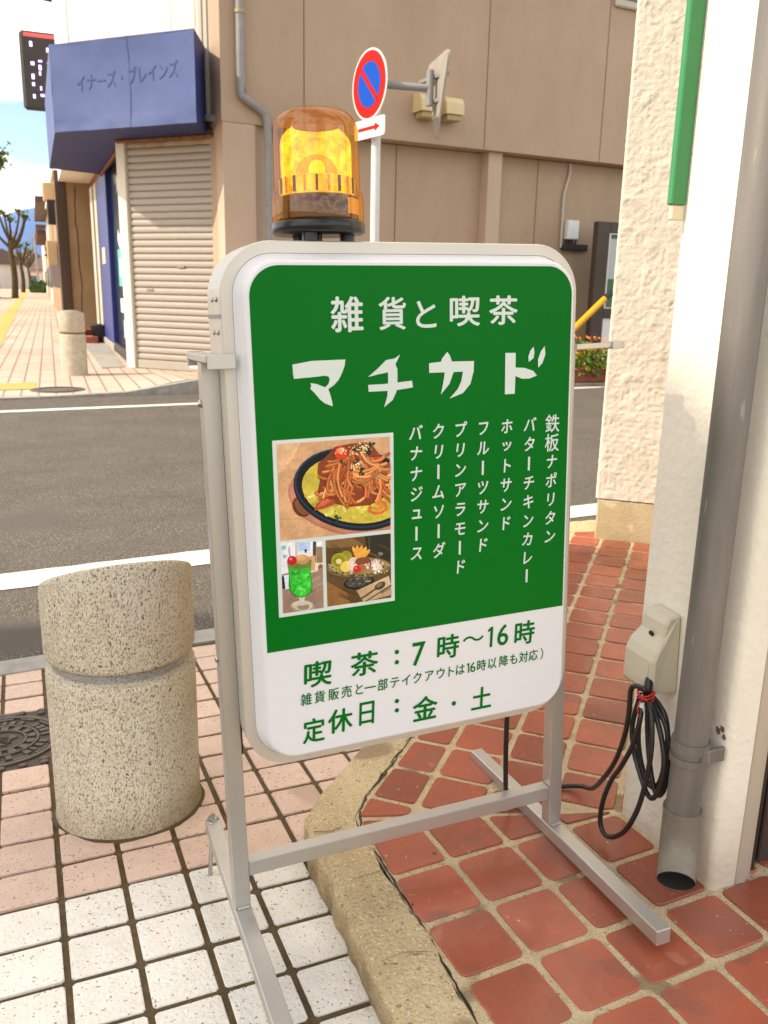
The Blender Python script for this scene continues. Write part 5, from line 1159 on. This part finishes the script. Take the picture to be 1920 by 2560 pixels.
mb = MB(); mb.tube([(.43, NPY+.03, 3.28), (.43, NPY+.03, 3.66)], .045, 10); mb.bbox(Vector((.43, NPY+.03, 3.47)), Vector((.5, -.86, 0)), Vector((.86, .5, 0)), (-.30, .30), (.03, .07), (.10, .14), .004); mb.bbox(Vector((.43, NPY+.03, 3.47)), Vector((.5, -.86, 0)), Vector((.86, .5, 0)), (-.14, .14), (.03, .07), (-.16, -.12), .004); mb.build('bracket', 'grey_pipe', np_)
tu = Vector((.22, -.975, 0)).normalized(); tn_ = Vector((.975, .22, 0)); TM = Matrix((tu, Z, tn_)).transposed().to_4x4(); TM.translation = Vector((.48, NPY+.02, 3.47))
mb = MB(); mb.prism(roundpoly([(-.46, .33), (.46, .33), (0, -.60)][::-1], .13, 6), .03, .055, TM); tp = mb.build('stop_plate', 'sign_back', np_)
mb = MB(); mb.flat(roundpoly([(-.42, .305), (.42, .305), (0, -.54)][::-1], .12, 6), .0565, TM); mb.build('stop_face', 'sign_red', tp)

# ============================================================ SIDE STREET
H0 = S0+SD*8.5
ho = thing('timber_house', 'old timber and mud walled house next to the corner shop', 'building', H0)
mb = MB(); mb.box(H0, SD, SN, (0, .12), (-.6, .50), (0, 3.4)); mb.build('mud_wall', 'mud_wall', ho)
mb = MB(); V = []
for k in range(30): z = 3.3-k*.11; x = .30+.05*mnoise.noise((z*1.3, 0, 0))+.02*mnoise.noise((z*5, 2, 0)); V += [H0+SN*(x-.012)-SD*.003+Z*z, H0+SN*(x+.012)-SD*.003+Z*z]
mb.add(V, [(2*k, 2*k+1, 2*k+3, 2*k+2) for k in range(29)]); mb.build('crack', 'timber', ho)
mb = MB(); mb.bbox(H0, SD, SN, (-.05, .22), (.502, .72), (0, 3.6), .012); mb.build('corner_post', 'timber', ho)
mb = MB(); mb.box(H0, SD, SN, (.25, 9), (-2, .50), (0, 3.6)); mb.build('front', 'timber', ho)
mb = MB(); mb.bbox(H0, SD, SN, (1.2, 1.5), (.502, .62), (0, 3.6), .01); mb.build('post', 'mud_wall', ho)
mb = MB(); mb.box(H0, SD, SN, (.3, 9), (-2.2, .3), (3.76, 7)); mb.build('upper_storey', 'house_wall', ho)
for k in range(3):
    bk_ = MB(); c = Vector((-6.10-.06*k, 17.9+.12*k, 0)); bk_.bbox(c, dirv(10+20*k), dirv(100+20*k), (-.17, .17), (-.09, .09), ((0, .13), (0, .12), (.135, .26))[k], .006)
    tag(bk_.build('loose_brick', 'brick_red'), ('front red brick lying by the mud wall', 'rear red brick lying by the mud wall', 'upper red brick of the little heap by the mud wall')[k], 'brick', 'loose bricks by the mud wall')
pt = MB(); pt.lathe([(.16, 0), (.24, .34), (.25, .36), (.21, .36), (.20, .30), (0, .30)], 18, Matrix.Translation((-5.98, 18.3, 0))); tag(pt.build('flower_pot', 'barrier_black'), 'black plant pot standing by the mud wall', 'pot')
# house further on with units hanging on its front
H1 = S0+SD*18.2
h2 = thing('street_house', 'narrow house with a dark eave further along the side street', 'building', H1)
mb = MB(); mb.box(H1, SD, SN, (0, 16), (-5, .42), (0, 4.6)); mb.build('wall', 'mud_wall', h2)
mb = MB(); mb.box(H1, SD, SN, (-.1, 16.2), (-5, .5), (4.62, 4.75)); mb.build('eave', 'shop_white', h2)
mb = MB(); mb.box(H1, SD, SN, (-.05, 15), (.422, .45), (1.0, 2.4)); mb.build('lattice', 'timber', h2)
for k, (t, z0, z1, lab) in enumerate(((.6, 3.8, 4.35, 'upper cream air conditioning unit on the side street house'), (1.0, 1.75, 2.55, 'lower cream air conditioning unit on the side street house'))):
    ac = thing('air_conditioner', lab, 'air conditioner', H1+SD*t+SN*.3+Z*z0, None, 'units on the side street house')
    mb = MB(); mb.bbox(H1, SD, SN, (t, t+.8), (.46, .80), (z0, z1), .02); mb.build('casing', 'ac_cream', ac)
    mb = MB(); mb.lathe([(.2, 0), (.2, .012), (.17, .012), (.17, .004), (0, .004)], 16, Matrix.Translation(H1+SD*(t+.4)+SN*.802+Z*((z0+z1)/2)) @ Matrix((SD, Z, SN)).transposed().to_4x4()); mb.build('grille', 'dark_box', ac)
db = MB(); db.bbox(H1, SD, SN, (-.3, .2), (.40, .72), (3.0, 3.75), .02); tag(db.build('meter_cabinet', 'dark_box'), 'dark cabinet hung on the side street house below the upper unit', 'cabinet')
up = thing('drain_stack', 'grey vertical pipe with a thin cable on the side street house', 'pipe', Vector((-10.55, 29.3, 0)))
mb = MB(); mb.tube([(-10.55, 29.2, 0), (-10.58, 29.2, 3.2)], .10, 10); mb.build('pipe', 'grey_pipe', up)
mb = MB(); mb.tube(smoothpath([(-10.4, 29.1, 4.5), (-10.45, 29.1, 3.4), (-10.25, 29.1, 2.8), (-10.28, 29.1, 1.6)], 5), .025, 6); mb.build('cable', 'siding', up)
ks = thing('vertical_signboard', 'white upright signboard with four dark characters on the side street', 'signboard', Vector((-16.8, 45, .5)))
kx_ = dirv(16); ko_ = Vector((-16.98, 45, 0)); kn = Vector((math.sin(R(16)), -math.cos(R(16)), 0))
mb = MB(); mb.bbox(ko_, kx_, -kn, (0, .46), (0, .12), (.55, 2.42), .015); kp = mb.build('panel', 'poster_white', ks)
KM = Matrix((kx_, Z, kn)).transposed().to_4x4(); KM.translation = ko_
mb = MB()
for k, ch in enumerate('竹崎歯科'): mb = MB(); put_text(mb, ch, .23, 2.15-k*.44, .34, .36, .003, KM, 0, .03); mb.build('letter', 'ink', kp)
mb = MB(); mb.tube([(-16.6, 45.1, 0), (-16.6, 45.1, .6)], .05, 8); mb.build('post', 'grey_pipe', ks)
H3 = S0+SD*38
for k, (t, wv2, hgt, m_, lab) in enumerate(((0, 16, 5.2, 'house_wall', 'pale house behind the upright signboard on the side street'), (17, 20, 4.4, 'mud_wall', 'low tan house beyond the upright signboard'), (39, 30, 6.0, 'house_wall', 'taller pale house far along the side street'))):
    hs = thing('street_house', lab, 'building', H3+SD*t)
    mb = MB(); mb.box(H3, SD, SN, (t, t+wv2), (-6, .2-.1*k), (0, hgt)); mb.build('wall', m_, hs)
    mb = MB(); mb.box(H3, SD, SN, (t-.4, t+wv2+.2), (-6, .9-.1*k), (hgt+.01, hgt+.3)); mb.build('roof', 'roof_brown', hs)
    for j in range(3):
        mb = MB(); mb.bbox(H3, SD, SN, (t+1+j*4.2, t+3.4+j*4.2), (.12-.1*k, .26-.1*k), (.8, 2.2), .02); mb.build('window', 'window_dark', hs)
# curved eave
ce = thing('curved_canopy', 'small dark curved canopy above the side street pavement', 'canopy', Vector((-17, 45, 2.8)))
mb = MB(); V = []
for k in range(9): a = R(10*k); q = Vector((-16.55, 46, 2.55))+SN*(1.1*math.sin(a))+Z*(.7*math.cos(a)); V += [q, q+SD*3]
mb.add(V, [(2*k, 2*k+2, 2*k+3, 2*k+1) for k in range(8)], 0, True); mb.build('hood', 'roof_brown', ce)
mb = MB(); mb.tube([Vector((-16.55, 46, 2.5)), Vector((-16.55, 46, 2.5))+SN*1.1], .05, 6); mb.build('bracket', 'dark_box', ce)
# pollarded street trees
def tree(x, y, h, lab, seed, leafy=10, lean=0, twigs=7):
    r_ = random.Random(seed); o = thing('pollarded_tree', lab, 'tree', (x, y, 0), None, 'pollarded trees along the side street')
    mb = MB(); tr = [Vector((x, y, 0)), Vector((x+.1, y, h*.25)), Vector((x-.05+lean*.3, y, h*.5)), Vector((x+lean*.6, y, h*.62))]
    mb.tube(smoothpath(tr, 4), [.24-.009*k for k in range(13)], 10); mb.build('trunk', 'bark', o)
    mb = MB(); tips = []
    for k in range(twigs):
        a = k*2.4+r_.uniform(-.3, .3); p = tr[-1]-Z*r_.uniform(0, h*.12); q = p+Vector((math.cos(a)*h*.10, math.sin(a)*h*.08, h*.10)); s2 = q+Vector((math.cos(a)*h*.08, math.sin(a)*h*.06, h*r_.uniform(.08, .22)))
        e = s2+Vector((r_.uniform(-.2, .2), 0, h*.05)); mb.tube(smoothpath([p, q, s2, e], 3), [.12, .11, .10, .09, .08, .07, .07, .08, .11, .12], 7); tips.append(e)
        for j in range(3): b = s2+Vector((r_.uniform(-.5, .5), r_.uniform(-.5, .5), r_.uniform(.1, .7)))*h*.09; mb.tube([s2, b], [.08, .1], 5); tips.append(b)
    mb.build('limbs', 'bark', o)
    mb = MB(); leaves(mb, leafy*len(tips), lambda: r_.choice(tips)+Vector((r_.gauss(0, .16), r_.gauss(0, .16), r_.gauss(.05, .16))), .10, r_); mb.build('crown', 'leaf', o)
tree(-26.6, 63, 6.6, 'thick mossy pollarded tree nearest the tactile strip', 1, 6)
tree(-39.6, 96, 6.0, 'thin pollarded tree just right of the thick mossy one', 2, 6)
tree(-55, 136, 6.2, 'slender pollarded tree farthest along the side street', 3, 6)
tree(-16.9, 36, 7.0, 'pollarded tree at the left edge with only a few twigs in view', 4, 12, .5, 9)
# hedges, far houses, car, poles
rr = random.Random(21)
def hedge(c, ln, h, lab, wid=1.2):
    o = thing('hedge', lab, 'hedge', (c[0], c[1], 0), None, 'clipped hedges along the side street'); mb = MB(); cc = Vector((c[0], c[1], 0))
    leaves(mb, 900, lambda: cc+SD*rr.uniform(-ln/2, ln/2)+SN*rr.uniform(-wid/2, wid/2)+Z*rr.uniform(0, h), .16, rr); mb.build('leaves', 'leaf_dark', o)
    mb = MB(); mb.box(cc, SD, SN, (-ln/2+.2, ln/2-.2), (-wid/2+.2, wid/2-.2), (0, h*.8)); mb.build('twig_core', 'leaf_dark', o)
hedge((-28.2, 62), 7, 1.2, 'hedge at the foot of the thick mossy tree', 1.6); hedge((-39.5, 100), 10, 1.2, 'hedge beside the thin pollarded tree', 1.8); hedge((-62, 165), 8, 1.6, 'low hedge crossing the end of the side street', 8)
def fhouse(x, y, w_, d, h, rh, m_, lab, ang=-21):
    o = thing('far_house', lab, 'building', (x, y, 0)); ex, ey = dirv(ang), dirv(ang+90); c = Vector((x, y, 0)); mb = MB(); mb.box(c, ex, ey, (-w_/2, w_/2), (-d/2, d/2), (0, h)); mb.build('wall', m_, o)
    mb = MB(); P = [c+ex*a+ey*b+Z*h for a, b in ((-w_/2-.4, -d/2-.4), (w_/2+.4, -d/2-.4), (w_/2+.4, d/2+.4), (-w_/2-.4, d/2+.4))]+[c+ex*a+Z*(h+rh) for a in (-w_/2+1, w_/2-1)]
    mb.add(P, [(0, 1, 5, 4), (1, 2, 5), (2, 3, 4, 5), (3, 0, 4), (3, 2, 1, 0)]); mb.build('roof', 'roof_brown', o)
    for k in range(3): mb = MB(); mb.box(c, ex, -ey, (-w_/2+w_*(.12+.3*k), -w_/2+w_*(.28+.3*k)), (d/2+.02, d/2+.08), (h*.3, h*.65)); mb.build('window', 'window_dark', o)
fhouse(-62, 172, 14, 9, 3.4, 2.6, 'beige_wall', 'brown roofed house at the end of the side street'); fhouse(-66, 140, 16, 9, 3.6, 2.4, 'house_wall', 'pale house behind the pollarded trees'); fhouse(-52, 98, 10, 8, 3.0, 2.0, 'house_wall', 'pale house at the left edge behind the trees'); fhouse(-84, 200, 14, 9, 5, 2.4, 'house_wall', 'distant pale house behind the brown roof')
car = thing('parked_car', 'white car crossing at the far end of the side street', 'car', (-45.3, 118, 0))
cx = dirv(15); cy = dirv(105); co = Vector((-45.3, 118, 0)); body = [(-2.1, .35), (-2.1, .8), (-1.5, .95), (-.9, 1.45), (.7, 1.48), (1.4, .98), (2.1, .85), (2.15, .35)]
mb = MB(); V = [co+cx*a+cy*b+Z*z for b in (-.8, .8) for a, z in body]; n_ = len(body); mb.add(V, [(i, (i+1) % n_, n_+(i+1) % n_, n_+i) for i in range(n_)]+[list(range(n_)), list(range(n_, 2*n_))[::-1]]); mb.build('body', 'car_white', car)
for b in (-.81, .81): mb = MB(); mb.add([co+cx*a+cy*b+Z*z for a, z in ((-1.3, .98), (-.85, 1.38), (.65, 1.4), (1.15, 1.0))], [(0, 1, 2, 3) if b > 0 else (3, 2, 1, 0)]); mb.build('window', 'car_glass', car)
for a in (-1.3, 1.35):
    for b in (-.75, .75): mb = MB(); mb.tube([co+cx*a+cy*(b-.1)+Z*.32, co+cx*a+cy*(b+.1)+Z*.32], .32, 14); mb.build('wheel', 'tyre', car)
for k, (x, y, h, lab) in enumerate(((-63, 150, 9.5, 'thin utility pole just left of the hill'), (-82, 206, 11, 'utility pole below the hill slope'), (-52.5, 133, 8, 'short utility pole beside the slender tree'))):
    po = thing('utility_pole', lab, 'pole', (x, y, 0), None, 'utility poles along the side street'); mb = MB(); mb.tube([(x, y, 0), (x, y, h)], .16, 8); mb.build('shaft', 'grey_pipe', po)
    mb = MB(); mb.box(Vector((x, y, 0)), Vector((1, 0, 0)), Vector((0, 1, 0)), (-.9, .9), (-.06, .06), (h-.6, h-.45)); mb.build('crossarm', 'grey_pipe', po)
print('objects', len(bpy.data.objects))
